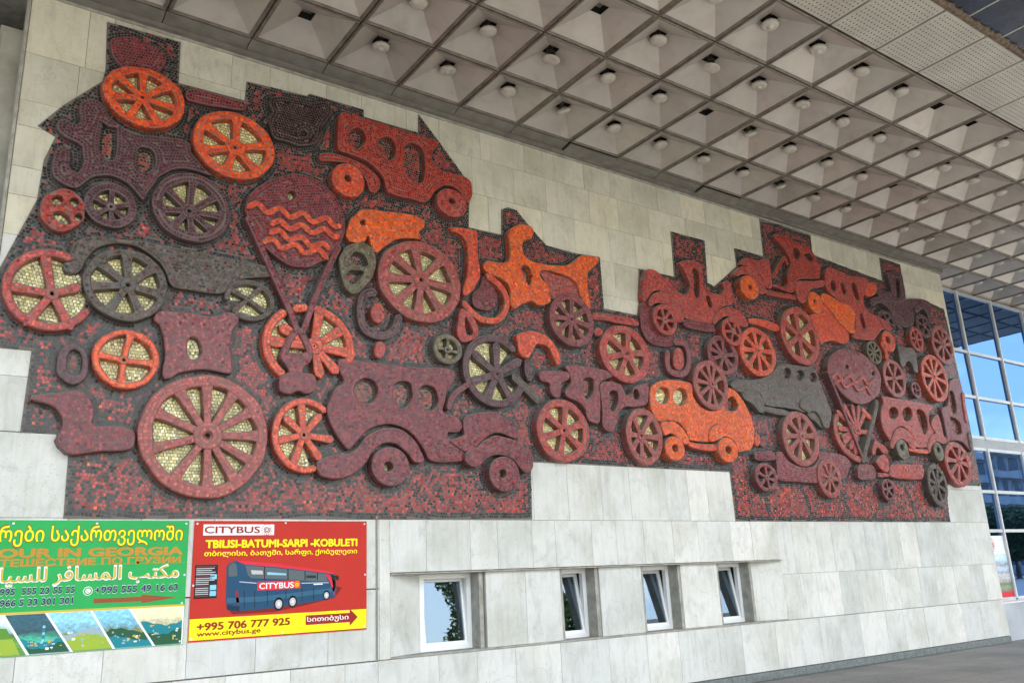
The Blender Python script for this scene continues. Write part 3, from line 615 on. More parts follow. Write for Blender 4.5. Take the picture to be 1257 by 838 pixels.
wheel('F', (672, 850, 640, 825), 'wine', hub=(752, 732), solid=True, parent=bc, h=.12, holer=.24)
wheel('P4', (365, 588, 478, 738), 'wine', hub=(465, 605), solid=True, parent=bc, h=.12, holer=.24)
band('windscreen_frame', 'F', 'wine', .10, [(1035, 460), (1055, 400), (1130, 345)], 7, parent=bc)
# --- centre
wheel('F', (960, 1097, 112, 255), 'olive', hub=(1027, 187), op=[(1005, 155), (1055, 165), (1045, 215), (1000, 205)], rim=.34, hubr=.2, h=.09)
wheel('N3', (58, 605, 280, 905), 'plum', hub=(355, 620), spokes=[(350, 370), (160, 440), (140, 680), (268, 850), (480, 830), (545, 510)], gaps=[(-24, 46)], goldgaps=[(46, 330)], rim=.2, hubr=.14, label='broken plum wheel open on its right side')
band('lever', 'H', 'plum', .07, [(372, 240), (372, 285), (385, 325)], 8)
band('lever', 'H', 'char', .09, [(310, 312), (360, 360), (425, 425)], 10)
fig('pillar', 'H', 'mauve', .075, [(430, 290), (480, 283), (560, 290), (568, 325), (530, 345), (528, 400), (500, 410), (478, 380), (478, 345), (435, 330)])
fig('carriage', 'H', 'mauve', .08, [(548, 262), (600, 260), (680, 270), (760, 290), (775, 310), (740, 325), (712, 345), (715, 430), (712, 520), (690, 532), (655, 510), (640, 460), (610, 430), (560, 410), (548, 385), (575, 340), (570, 300)], [[(632, 335), (655, 315), (680, 330), (678, 390), (655, 415), (632, 390)]])
fig('carriage', 'H', 'mauve', .09, [(712, 350), (750, 335), (800, 345), (822, 370), (835, 395), (860, 390), (870, 362), (900, 350), (935, 345), (938, 400), (930, 440), (880, 455), (830, 455), (800, 480), (790, 530), (770, 570), (735, 560), (725, 530), (720, 430)], [[(755, 400), (770, 375), (795, 385), (795, 440), (775, 475), (757, 450)], [(868, 380), (885, 372), (898, 395), (890, 418), (870, 410)]])
wheel('N3', (805, 1185, -68, 388), 'mauve', hub=(990, 150), op=[(880, 85), (945, 15), (1045, 50), (1085, 140), (1090, 240), (1030, 290), (945, 260), (875, 180)], rim=.24, hubr=.14, h=.10, label='mauve wheel below the orange locomotive')
fig('bar', 'G', 'red', .07, [(675, 700), (720, 700), (800, 712), (880, 730), (888, 760), (800, 750), (740, 735), (680, 730)])
fig('oval_knob', 'G', 'red', .07, ell(683, 728, 768, 812, 10))
wheel('H', (712, 945, 70, 342), 'red', hub=(840, 205), op=[(760, 175), (808, 130), (870, 165), (885, 240), (848, 280), (790, 255)], rim=.27, hubr=.22, h=.10)
wheel('H', (415, 662, 418, 712), 'red', hub=(545, 565), op=[(460, 540), (510, 480), (590, 500), (605, 580), (570, 640), (500, 620)], rim=.25, hubr=.17, h=.10)
wheel('K', (-55, 168, 495, 840), 'rose', hub=(37, 663), op=[(-30, 610), (45, 570), (100, 630), (105, 710), (75, 760), (10, 770), (-30, 700)], rim=.25, hubr=.16, h=.10)
# --- middle right
fig('carriage', 'X', 'wine', .05, [(787, 374), (796, 368), (806, 380), (812, 402), (828, 410), (830, 419), (822, 425), (806, 424), (794, 416), (787, 400)])
rc = fig('car', 'I', 'red', .085, [(70, 400), (120, 400), (170, 440), (220, 490), (265, 535), (310, 545), (330, 500), (320, 450), (290, 390), (270, 355), (310, 340), (370, 350), (400, 380), (410, 440), (415, 500), (440, 530), (480, 540), (520, 545), (540, 510), (530, 480), (560, 465), (585, 500), (590, 600), (540, 620), (500, 650), (470, 720), (400, 715), (300, 690), (280, 640), (230, 570), (170, 530), (110, 530), (70, 580), (45, 580), (45, 480)],
    [[(350, 390), (375, 400), (390, 450), (385, 560), (365, 560), (350, 480)], [(430, 560), (450, 560), (470, 620), (447, 625)]], label='rose red open car with a tall narrow window')
fig('mudguard', 'I', 'red', .105, [(80, 590), (110, 545), (165, 528), (225, 560), (280, 640), (295, 705), (250, 710), (225, 650), (180, 610), (130, 600), (95, 620)], parent=rc)
fig('mudguard', 'I', 'red', .10, [(470, 700), (510, 640), (570, 620), (630, 650), (680, 710), (680, 740), (640, 740), (600, 700), (550, 680), (500, 710), (480, 730)], parent=rc)
fig('running_board', 'I', 'wine', .075, [(300, 700), (390, 712), (470, 730), (485, 760), (460, 775), (310, 745)], parent=rc)
wheel('I', (108, 255, 605, 795), 'red', hub=(180, 702), op=[(155, 665), (190, 645), (215, 680), (215, 725), (185, 752), (150, 720)], rim=.3, hubr=.2, h=.12, parent=rc, gold=False)
wheel('N4', (185, 360, 205, 450), 'red', hub=(285, 325), op=[(235, 290), (275, 265), (325, 300), (300, 380), (255, 350)], rim=.3, hubr=.2, h=.11, parent=rc, gold=False)
wheel('N4', (60, 328, 360, 700), 'mauve', hub=(200, 530), op=[(120, 455), (165, 445), (225, 470), (120, 515), (250, 580), (265, 620), (215, 610), (140, 590)], rim=.24, hubr=.12, h=.08, gold=False)
wheel('N4', (335, 648, 290, 712), 'redorange', hub=(495, 488), op=[(395, 430), (440, 370), (500, 350), (562, 435), (572, 550), (540, 610), (485, 605), (405, 525)], rim=.22, hubr=.12, h=.115, label='orange wheel with eight narrow openings')
fig('bar', 'N4', 'redorange', .075, [(410, 225), (440, 210), (560, 225), (670, 275), (675, 320), (620, 320), (500, 275), (415, 255)])
wheel('N4', (690, 1022, 112, 612), 'red', hub=(850, 360), op=[(795, 235), (875, 235), (945, 380), (905, 480), (830, 490), (755, 350)], rim=.22, hubr=.12, h=.10, label='tall red wheel beside the orange carriage')
cc2 = fig('car', 'X', 'pewter', .075, [(897, 472), (905, 465), (922, 466), (938, 463), (950, 455), (958, 446.6), (972, 447), (988, 449.5), (1000, 453), (1006, 466), (1012, 483), (1019, 500), (1021, 508), (1018, 524), (1011, 522), (1005, 509), (997, 503), (988, 506), (978, 503), (960, 500), (940, 497), (934, 485), (925, 480), (915, 482), (905, 480)],
    [ell(961.5, 971.6, 451.5, 464.5, 8), ell(977.6, 987.7, 453.7, 466.8, 8), ell(993.7, 1003, 457, 469, 8)], label='charcoal grey car with three small windows')
fig('mudguard', 'N7', 'pewter', .10, [(360, 500), (365, 430), (410, 385), (470, 375), (540, 405), (590, 470), (630, 580), (655, 700), (610, 710), (570, 620), (530, 560), (480, 540), (440, 560), (420, 540)], parent=cc2)
fig('mudguard', 'K', 'pewter', .10, [(650, 400), (700, 385), (750, 410), (780, 470), (780, 525), (750, 520), (720, 480), (690, 460), (660, 440)], parent=cc2)
fig('running_board', 'K', 'pewter', .09, [(780, 485), (850, 495), (900, 505), (935, 525), (920, 545), (780, 515)], parent=cc2)
fig('wheel', 'N7', 'pewter', .07, [(430, 570), (480, 545), (530, 560), (570, 620), (600, 710), (560, 700), (520, 650), (470, 620)], parent=cc2)
wheel('X', (960.5, 1006, 504.5, 572.5), 'rose', hub=(984.6, 535), op=[(968, 527), (977, 516), (986, 515), (995, 526), (994.6, 541), (987, 553), (979, 552), (971.6, 541)], rim=.24, hubr=.12, h=.10)
oc = fig('car', 'K', 'orange', .09, [(90, 390), (110, 350), (170, 325), (260, 325), (340, 350), (350, 420), (400, 490), (470, 512), (530, 470), (535, 400), (545, 370), (590, 380), (640, 430), (690, 520), (720, 620), (720, 700), (700, 745), (660, 755), (650, 720), (600, 640), (540, 600), (480, 600), (450, 640), (450, 700), (400, 700), (330, 690), (310, 640), (270, 590), (200, 570), (150, 580), (110, 540), (90, 470)],
    [[(125, 410), (160, 370), (200, 385), (205, 430), (190, 460), (150, 465), (125, 440)], [(235, 405), (265, 375), (305, 390), (310, 440), (290, 475), (250, 470), (232, 440)], [(572, 432), (600, 432), (622, 480), (600, 512), (545, 505), (545, 470)]], gold=2, label='bright orange car with two windows')
fig('mudguard', 'K', 'orange', .115, [(155, 590), (200, 572), (260, 590), (310, 650), (330, 710), (300, 715), (270, 690), (220, 650), (180, 660)], parent=oc)
fig('mudguard', 'K', 'orange', .115, [(450, 640), (480, 600), (540, 590), (600, 620), (650, 700), (660, 750), (625, 760), (600, 700), (550, 670), (500, 690), (470, 700), (450, 690)], parent=oc)
fig('running_board', 'K', 'redorange', .10, [(330, 700), (400, 710), (490, 715), (495, 755), (400, 750), (325, 725)], parent=oc)
fig('headlamp', 'K', 'redorange', .10, ell(722, 756, 648, 728, 10), parent=oc)
wheel('K', (180, 300, 665, 815), 'orange', hub=(242, 738), solid=True, parent=oc, h=.125, holer=.3)
wheel('K', (500, 622, 672, 825), 'orange', hub=(565, 748), solid=True, parent=oc, h=.125, holer=.3)
wheel('K', (352, 565, 205, 508), 'rose', hub=(465, 352), op=[(395, 300), (430, 262), (462, 256), (492, 285), (510, 355), (495, 425), (470, 445), (435, 430), (393, 365)], rim=.24, hubr=.14, h=.125, label='rose red wheel set over the orange car')
band('bracket', 'K', 'mauve', .075, [(240, 95), (300, 105), (325, 160), (322, 250), (290, 290), (220, 278), (197, 230), (197, 160)], 8)
fig('oval_knob', 'K', 'red', .09, [(235, 150), (260, 130), (290, 160), (295, 240), (270, 265), (235, 240)])
fig('oval_knob', 'M', 'wine', .08, [(255, 180), (350, 175), (378, 200), (370, 235), (260, 235), (245, 210)])
fig('oval_knob', 'M', 'mauve', .05, ell(275, 322, 75, 150, 10))
lc = fig('car', 'M', 'mauve', .075, [(385, 190), (420, 180), (440, 210), (480, 250), (560, 280), (620, 270), (655, 230), (660, 180), (740, 185), (820, 205), (860, 250), (850, 300), (820, 350), (760, 375), (640, 380), (500, 370), (400, 360), (390, 300)], label='low mauve car with two spoked wheels')
wheel('M', (248, 393, 250, 435), 'mauve', hub=(325, 345), op=[(300, 300), (345, 290), (365, 330), (355, 380), (320, 395), (290, 350)], rim=.28, hubr=.16, h=.10, gold=False, parent=lc)
wheel('M', (650, 803, 224, 476), 'rose', hub=(732, 348), op=[(690, 290), (720, 265), (755, 275), (780, 320), (775, 385), (745, 430), (710, 420), (685, 370)], rim=.26, hubr=.16, h=.10, parent=lc)
# --- right end
B2 = fig('balloon', 'X', 'mauve', .10, [(1016, 450), (1020, 437), (1030, 429), (1040, 428), (1055, 432), (1070, 443), (1079, 455), (1082, 468), (1079, 482), (1070, 492), (1058, 496), (1045, 492), (1032, 480), (1023, 466)], [ell(1038, 1042.4, 447.5, 452.5, 8), ell(1070.4, 1074.5, 455.5, 461, 8)], label='mauve balloon with two red wavy bands')
wavy('N7', 'red', .125, (690, 178), (1135, 248), 3.4, 30, 4.8, B2); wavy('N7', 'red', .125, (718, 240), (1112, 335), 3.0, 26, 4.2, B2)
band('rope', 'X', 'wine', .115, [(1017, 456), (1026, 478), (1035, 500), (1044, 523), (1053, 545), (1060, 562)], 4, parent=B2)
band('rope', 'X', 'char', .11, [(1077, 492), (1075, 506), (1071, 522), (1066, 542), (1060, 566)], 6.5, parent=B2)
fig('basket', 'N8', 'mauve', .09, [(390, 220), (420, 205), (480, 215), (500, 260), (490, 300), (400, 305), (385, 260)], parent=B2)
wheel('X', (1023, 1086, 494, 568), 'red', hub=(1053, 528.8), spokes=[(1029, 505), (1037, 497), (1047, 498), (1055, 499), (1063, 505), (1066, 530.5), (1031, 525), (1035, 536), (1037, 542), (1045, 549), (1051, 556)], gaps=[(-98, 148)], goldgaps=[(150, 250)], rim=.18, hubr=.12, h=.09, label='red fan wheel behind the mauve balloon ropes')
band('lever', 'N7', 'redorange', .09, [(1000, 520), (1040, 570), (1085, 610)], 7)
fig('cloth_figure', 'N8', 'red', .09, [(490, 150), (475, 130), (490, 60), (500, 45), (510, 60), (560, 90), (580, 130), (550, 140), (512, 100)])
fig('oval_knob', 'N8', 'red', .09, [(505, 180), (545, 140), (575, 170), (585, 240), (560, 260), (510, 210)])
fig('oval_knob', 'N8', 'red', .07, [(510, 265), (560, 262), (590, 280), (560, 290), (515, 288)])
fig('bar', 'N8', 'red', .08, [(595, 215), (620, 205), (700, 206), (780, 210), (805, 230), (800, 300), (700, 303), (600, 290), (588, 250)])
wheel('N8', (540, 628, 300, 448), 'wine', hub=(580, 372), op=[(560, 345), (595, 335), (610, 375), (590, 410), (560, 395)], rim=.3, hubr=.2, h=.09, gold=False)
rb = fig('car', 'N6', 'red', .10, [(300, 250), (340, 255), (500, 280), (700, 320), (745, 345), (710, 380), (700, 450), (720, 520), (745, 560), (700, 620), (690, 690), (590, 690), (570, 620), (520, 540), (460, 510), (410, 540), (380, 600), (370, 630), (320, 560), (295, 470), (290, 380), (310, 300)],
    [ell(355, 440, 345, 445, 12), ell(475, 560, 345, 465, 12), [(600, 370), (640, 370), (680, 430), (690, 540), (660, 575), (640, 520), (605, 440)]], label='salmon red car with olive wheels')
fig('mudguard', 'N6', 'red', .115, [(380, 640), (410, 550), (460, 515), (520, 545), (580, 630), (590, 700), (550, 700), (520, 650), (470, 620), (420, 650), (400, 700), (375, 690)], parent=rb)
fig('mudguard', 'N6', 'red', .115, [(700, 640), (730, 580), (790, 565), (850, 610), (860, 650), (820, 660), (770, 640), (730, 680), (710, 740), (690, 700)], parent=rb)
fig('windscreen_frame', 'N6', 'red', .09, [(720, 480), (760, 410), (790, 430), (830, 600), (800, 580), (750, 560)], parent=rb)
fig('running_board', 'N6', 'redorange', .105, [(530, 695), (600, 700), (700, 710), (695, 745), (600, 735), (535, 720)], parent=rb)
wheel('N6', (425, 530, 620, 795), 'olive', hub=(473, 690), solid=True, parent=rb, h=.13, holer=.32, gold=False)
wheel('N6', (745, 830, 645, 808), 'olive', hub=(785, 712), solid=True, parent=rb, h=.13, holer=.32, gold=False)
wheel('X', (1139, 1164.3, 569, 621.3), 'char', hub=(1150.9, 594), op=[(1143.5, 583), (1149, 578), (1155, 581), (1160, 592), (1158, 606), (1153, 612), (1146, 607), (1142, 597)], rim=.24, hubr=.14, h=.10, gold=False, label='charcoal wheel at the lower right end')
wheel('N8', (942, 1116, 62, 352), 'red', hub=(1037, 188), op=[(985, 150), (1018, 105), (1060, 130), (1085, 170), (1080, 240), (1055, 285), (1020, 260), (985, 215)], rim=.24, hubr=.12, h=.11, gold=False, label='red wheel at the lower right corner')
fig('tower', 'N6', 'mauve', .06, [(880, 120), (960, 100), (985, 220), (1000, 380), (1040, 500), (1060, 600), (1080, 720), (1040, 700), (980, 640), (900, 630), (860, 640), (850, 560), (830, 460), (810, 350), (860, 330), (870, 220)], [[(880, 210), (910, 220), (935, 330), (935, 390), (900, 385), (880, 310)], [(885, 430), (940, 450), (975, 500), (980, 570), (930, 570), (898, 500)]])
fig('fringe', 'N6', 'red', .08, [(985, 225), (1008, 225), (1015, 300), (1040, 460), (1020, 475), (1005, 400), (990, 300)])
fig('fringe', 'N6', 'char', .08, [(1040, 560), (1066, 570), (1080, 690), (1062, 700), (1045, 640)])
wheel('X', (1131, 1164.6, 434.5, 493), 'redorange', hub=(1147, 462), op=[(1136, 452), (1140, 444), (1147, 440), (1155, 448), (1158, 460), (1157, 473), (1152, 482), (1145, 482), (1138, 468)], rim=.2, hubr=.1, h=.10, gold=False, label='orange wheel near the right end')
wheel('N6', (550, 635, 125, 268), 'wine', hub=(592, 195), op=[(575, 165), (605, 170), (608, 225), (580, 220)], rim=.34, hubr=.2, h=.08, gold=False)
wheel('X', (1084, 1112.5, 440.5, 488), 'rose', hub=(1098, 464.6), op=[(1089, 455), (1096, 448), (1106, 452), (1108, 470), (1102, 479), (1093, 472)], rim=.24, hubr=.14, h=.09, gold=False)
fig('horse', 'N5', 'pewter', .09, [(440, 520), (500, 530), (570, 545), (595, 620), (610, 740), (580, 740), (555, 670), (520, 650), (490, 700), (465, 690), (450, 610)], label='charcoal arched saddle shape')
wheel('N5', (170, 298, 475, 675), 'olive', hub=(235, 575), op=[(200, 530), (225, 505), (255, 530), (272, 580), (262, 625), (240, 640), (215, 610), (200, 575)], rim=.2, hubr=.12, h=.09, gold=False)
wheel('N5', (298, 415, 388, 572), 'redorange', hub=(350, 468), solid=True, h=.09, holer=.34, gold=False)
band('lever', 'N5', 'redorange', .08, [(300, 500), (335, 560), (342, 625)], 7)
cg = fig('carriage', 'J', 'redorange', .08, [(70, 480), (100, 465), (140, 455), (155, 400), (190, 450), (240, 510), (300, 580), (305, 630), (270, 650), (210, 630), (160, 640), (140, 655), (120, 600), (90, 530)], label='orange carriage body')
fig('hood', 'J', 'orange', .10, [(140, 350), (170, 345), (250, 390), (320, 430), (345, 470), (340, 560), (350, 580), (310, 580), (250, 520), (190, 440), (145, 390)], parent=cg)
wheel('J', (60, 150, 335, 455), 'orange', hub=(98, 390), solid=True, h=.11, holer=.16, gold=False, parent=cg)
fig('train', 'J', 'red', .085, [(165, 210), (195, 188), (300, 230), (400, 250), (425, 275), (410, 330), (395, 370), (405, 420), (430, 460), (500, 490), (560, 540), (565, 570), (510, 565), (480, 600), (455, 625), (400, 625), (330, 610), (345, 560), (345, 480), (330, 440), (270, 400), (200, 350), (165, 290)],
    [[(198, 270), (220, 270), (232, 320), (215, 330), (200, 310)], [(255, 280), (275, 285), (292, 340), (272, 345)], [(325, 280), (350, 290), (370, 370), (355, 385), (330, 330)], [(375, 465), (390, 470), (410, 545), (395, 555), (378, 510)]], label='red railway carriage with small windows')
fig('relief_block', 'J', 'redorange', .08, [(420, 290), (450, 275), (475, 300), (470, 345), (430, 365), (405, 345)])
pc = fig('car', 'J', 'plum', .07, [(560, 400), (650, 378), (750, 378), (800, 405), (805, 470), (760, 420), (720, 420), (705, 470), (700, 530), (660, 550), (620, 535), (590, 470), (560, 430)], label='dark plum car under the end of the stone strip')
fig('seat', 'J', 'plum', .08, [(480, 310), (520, 330), (570, 340), (580, 370), (560, 400), (530, 390), (480, 350)], parent=pc)
fig('tower', 'J', 'plum', .08, [(540, 230), (560, 215), (620, 220), (638, 280), (650, 375), (610, 400), (570, 390), (560, 300)], [[(593, 260), (610, 265), (618, 370), (600, 370)]], parent=pc)
band('mudguard', 'J', 'plum', .10, [(445, 400), (490, 380), (540, 410), (575, 460), (600, 520), (620, 545)], 8, parent=pc)
band('mudguard', 'J', 'plum', .10, [(712, 450), (745, 422), (780, 450), (805, 520)], 6, parent=pc)
wheel('J', (485, 592, 445, 585), 'plum', hub=(540, 512), op=[(510, 480), (545, 470), (570, 510), (560, 550), (520, 530)], rim=.28, hubr=.16, h=.085, gold=False, parent=pc)
wheel('J', (715, 808, 470, 615), 'plum', hub=(765, 540), op=[(745, 500), (775, 495), (790, 540), (775, 580), (745, 560)], rim=.3, hubr=.2, h=.085, gold=False, parent=pc)
wheel('N5', (537, 657, 352, 570), 'red', hub=(597, 458), op=[(570, 430), (595, 395), (625, 430), (625, 490), (600, 520), (575, 480)], rim=.3, hubr=.18, h=.09, gold=False)
wheel('N5', (722, 916, 342, 680), 'rose', hub=(825, 505), op=[(765, 430), (800, 395), (840, 400), (870, 470), (880, 540), (850, 590), (800, 590), (765, 520)], rim=.24, hubr=.12, h=.10, gold=False, label='rose red wheel at the right edge of the mural')
tc3 = fig('car', 'P6', 'brick', .085, [(580, 110), (630, 110), (690, 130), (740, 165), (830, 190), (880, 240), (930, 320), (950, 380), (945, 450), (900, 465), (820, 465), (760, 480), (745, 560), (700, 570), (640, 545), (570, 520), (580, 505), (660, 525), (690, 510), (690, 420), (710, 370), (715, 330), (690, 270), (640, 190), (590, 140)],
    [[(730, 240), (755, 215), (785, 240), (790, 290), (770, 310), (740, 290)], [(830, 270), (860, 255), (890, 290), (890, 325), (860, 325), (835, 300)]], label='dark red car with raised hood and two eye shaped windows')
fig('bonnet', 'P6', 'red', .08, [(330, 310), (380, 300), (450, 320), (510, 305), (545, 330), (560, 420), (565, 530), (520, 530), (490, 460), (440, 400), (380, 365), (320, 350)], parent=tc3)
fig('mudguard', 'P6', 'red', .10, [(270, 435), (300, 380), (360, 362), (430, 390), (480, 450), (515, 530), (515, 580), (470, 580), (440, 500), (390, 440), (330, 430), (290, 445)], parent=tc3)
fig('mudguard', 'P6', 'red', .095, [(755, 490), (820, 480), (900, 480), (975, 475), (985, 510), (960, 530), (890, 540), (860, 570), (840, 640), (800, 655), (765, 600)], parent=tc3)
band('windscreen_frame', 'P6', 'brick', .08, [(575, 450), (620, 370), (665, 295), (690, 345)], 5, parent=tc3)
band('running_board', 'P6', 'brick', .08, [(525, 570), (640, 592), (750, 612)], 6.5, parent=tc3)
wheel('P6', (315, 462, 435, 628), 'orange', hub=(395, 530), solid=True, h=.12, holer=.2, gold=False, parent=tc3)
wheel('P6', (850, 966, 568, 740), 'orange', hub=(905, 640), solid=True, h=.12, holer=.18, gold=False, parent=tc3)

# --- flat mosaic ground of the mural
OUT = [(131.5, 27), (222, 52), (219.5, 102), (300.5, 123.5), (303, 100), (377, 118), (380, 115), (446.7, 135), (446.7, 143.5), (513.6, 163), (513.6, 140), (536, 170), (567.4, 213), (578, 232), (576, 252), (575.5, 279), (615.6, 288), (615.6, 257), (623.5, 254.3), (634, 257.8), (652, 280), (670.8, 301), (707.5, 311), (736.4, 315.5), (741.6, 378.5), (784.4, 387), (784.4, 329.6), (827.7, 339.5), (823.5, 284), (865, 295.2), (868.7, 347), (877, 351.2), (904.6, 327), (901.2, 304.4), (937.2, 314.4), (932.2, 268), (995, 288.6), (997.5, 312.3), (1083.5, 344.8), (1079.5, 315.8), (1104.8, 324.5), (1112, 367), (1142.4, 372), (1158.6, 379.3), (1163.7, 399.6), (1172.8, 444), (1181, 476.5), (1190.5, 521.6), (1195.8, 554), (1204.4, 593.8), (1163.4, 594.6), (1162.8, 608), (1164.8, 629), (1167, 640.3), (903.5, 639.3), (896, 579), (651.8, 566.5), (653.3, 637), (77.8, 636), (83.9, 558.4), (70, 550), (66, 541), (72, 531), (24.8, 530.4), (38.8, 430), (-30, 424), (-60, 400), (-40, 340), (0, 328), (45.4, 245), (54, 196), (68, 168), (46, 154.5), (78.7, 128.6), (126, 99.7), (129.5, 85)]
out = []
for p, q in zip(OUT, OUT[1:] + OUT[:1]):
    a, b_ = np.array(on_y(*p, YB)), np.array(on_y(*q, YB)); k = max(1, int(np.linalg.norm(b_ - a) / .5))
    out += [a + (b_ - a) * t_ / k for t_ in range(k)]
out = ccw(np.array(out))
def build_ground():
    T = Tiles(); lo, hi = out.min(0), out.max(0)
    verts = []; faces = []; fm = []; n = len(out)
    verts = [(p[0], YW + .01, p[1]) for p in out] + [(p[0], YB, p[1]) for p in out]
    faces = [(i, (i + 1) % n, n + (i + 1) % n, n + i) for i in range(n)]; fm = [1] * n
    for tri in tessellate_polygon([[Vector((p[0], p[1], 0)) for p in out]]):
        a, b_, c_ = tri; cr_ = np.cross(out[b_] - out[a], out[c_] - out[a])
        if abs(cr_) < 1e-12: continue
        faces.append(tuple(n + i for i in ((a, b_, c_) if cr_ > 0 else (a, c_, b_)))); fm.append(1)
    # all positions on a wavy grid
    nx, nz = int((hi[0] - lo[0]) / TS), int((hi[1] - lo[1]) / TS)
    X, Z = np.meshgrid(lo[0] + (np.arange(nx) + .5) * TS, lo[1] + (np.arange(nz) + .5) * TS)
    X = X + ((np.arange(nz) % 2) * .4 * TS)[:, None] + .5 * TS * np.sin(Z * 2.7); Z = Z + .9 * TS * np.sin(X * 1.9) + .4 * TS * np.sin(X * 5.3)
    P = np.stack([X.ravel(), Z.ravel()], 1); P = P[inside(P, out)]
    D = np.full(len(P), 9.0); ins = np.zeros(len(P), bool)
    for O, H in ZONES:
        l2, h2 = O.min(0) - .2, O.max(0) + .2; s_ = np.where((P[:, 0] > l2[0]) & (P[:, 0] < h2[0]) & (P[:, 1] > l2[1]) & (P[:, 1] < h2[1]))[0]
        if not len(s_): continue
        q = P[s_]; d = dist(q, O); i_ = inside(q, O)
        for h_ in H:
            ih = inside(q, h_); dh = dist(q, h_); i_ &= ~ih; d = np.where(ih, dh, d)
        ins[s_] |= i_ & (d > .03); D[s_] = np.minimum(D[s_], np.where(i_, 0, d))
    db = dist(P, out)
    # concentric dark rows round every figure
    ring_pts = []; ring_ang = []
    for O, H in ZONES:
        for r in range(2):
            dd = .004 + (r + .5) * TS; Q, A = resample(inset(O, -dd), TS * 1.02)
            k = inside(Q, out); ring_pts.append(Q[k]); ring_ang.append(A[k] + 0 * r)
    RP = np.vstack(ring_pts); RA = np.concatenate(ring_ang); lvl = np.concatenate([np.full(len(a), 0.0) for a in ring_pts])
    DR = np.full(len(RP), 9.0); RI = np.zeros(len(RP), bool)
    for O, H in ZONES:
        l2, h2 = O.min(0) - .2, O.max(0) + .2; s_ = np.where((RP[:, 0] > l2[0]) & (RP[:, 0] < h2[0]) & (RP[:, 1] > l2[1]) & (RP[:, 1] < h2[1]))[0]
        if not len(s_): continue
        q = RP[s_]; d = dist(q, O); i_ = inside(q, O); RI[s_] |= i_; DR[s_] = np.minimum(DR[s_], d)
    lv = (DR - .004) / TS - .5; near = np.abs(lv - np.round(lv)) < .3
    kr = (~RI) & near & (dist(RP, out) > .5 * TS)
    RP, RA, DR = RP[kr], RA[kr], DR[kr]
    # drop duplicates of rings that meet
    key = np.round(RP / (TS * .8)).astype(int); _, u = np.unique(key[:, 0] * 100003 + key[:, 1], return_index=True); RP, RA, DR = RP[u], RA[u], DR[u]
    pb = np.where(DR < 1.1 * TS, .97, .85); bl = RNG.random(len(RP)) < pb
    T.add(RP[bl], RA[bl], 'black', YB); T.add(RP[~bl], RA[~bl], 'ground', YB)
    # field
    f = (~ins) & (D > 2.2 * TS) & (db > .4 * TS); P2, D2, db2 = P[f], D[f], db[f]
    n1 = np.sin(P2[:, 0] * 3.1 + 1.3 * np.sin(P2[:, 1] * 2.3)) * np.sin(P2[:, 1] * 3.7 + np.sin(P2[:, 0] * 4.1))
    n2 = np.sin(P2[:, 0] * 9.1 + P2[:, 1] * 7.3) * np.sin(P2[:, 1] * 11.0 - P2[:, 0] * 5)
    pblack = np.clip(.20 + .12 * (P2[:, 0] > 10) * (P2[:, 1] > 3.2) + .20 * n1 + .12 * n2, .04, .6); pblack[D2 < 3.3 * TS] += .28; pblack[db2 < 2.4 * TS] = .93
    low = (P2[:, 1] < 3.1); pblack[low & (db2 > 2.4 * TS)] += .03
    # tall dark joints between patches at the lower right
    xr = P2[:, 0] > 10.8; seam = xr & low & (np.abs((P2[:, 0] * .9 + .25 * np.sin(P2[:, 1] * 2)) % 1.0 - .5) < .05); pblack[seam] = .9
    bl = RNG.random(len(P2)) < pblack; T.add(P2[bl], RNG.normal(0, .08, bl.sum()), 'black', YB)
    rd = ~bl; n3 = np.sin(P2[:, 0] * 1.7 + 4) * np.sin(P2[:, 1] * 2.1) * .5 + .5
    isor = rd & (RNG.random(len(P2)) < np.where(xr & low, .16, .02)); rd &= ~isor
    T.add(P2[isor], 0, 'redorange', YB); rose = rd & (RNG.random(len(P2)) < .25 + .4 * n3)
    T.add(P2[rose], RNG.normal(0, .15, rose.sum()), 'fieldrose', YB); rd &= ~rose; T.add(P2[rd], RNG.normal(0, .15, rd.sum()), 'ground', YB)
    return layered_mesh('mosaic_ground', verts, faces, fm, (.07, .06, .055), T, MURAL, MATS3)
gro = build_ground(); gro['kind'] = 'stuff'
print('mural objects', len(MURAL.children_recursive), 'tris', sum(len(o.data.polygons) for o in MURAL.children_recursive if o.type == 'MESH'))

# ------------------------------------------------------------------ stone wall
WALL = empty('stone_wall', (0, 0, 0)); tag(WALL, 'long wall clad in pale grey marble slabs behind the mosaic', 'wall')
XL, XR = .52, 19.13
BX0, BX1, BZ0, BZ1 = 4.843, 12.06, .87, 1.797        # window band
bk_ = MB(); bk_.box(XL + .01, XR - .02, YW + .04, YW + .20, 0, BZ0 - .03); bk_.box(XL + .01, XR - .02, YW + .04, YW + .20, BZ1 + .03, 8.19)
bk_.box(XL + .01, BX0 - .03, YW + .04, YW + .20, BZ0 - .03, BZ1 + .03); bk_.box(BX1 + .03, XR - .02, YW + .04, YW + .20, BZ0 - .03, BZ1 + .03)
bk_.obj('backing', M['mortar'], WALL)
def poly_ok(x0, x1, z0, z1):       # fully behind the mosaic?
    s_ = np.array([(x, z) for x in np.linspace(x0 - .02, x1 + .02, 5) for z in np.linspace(z0 - .02, z1 + .02, 5)]); return inside(s_, out).all()
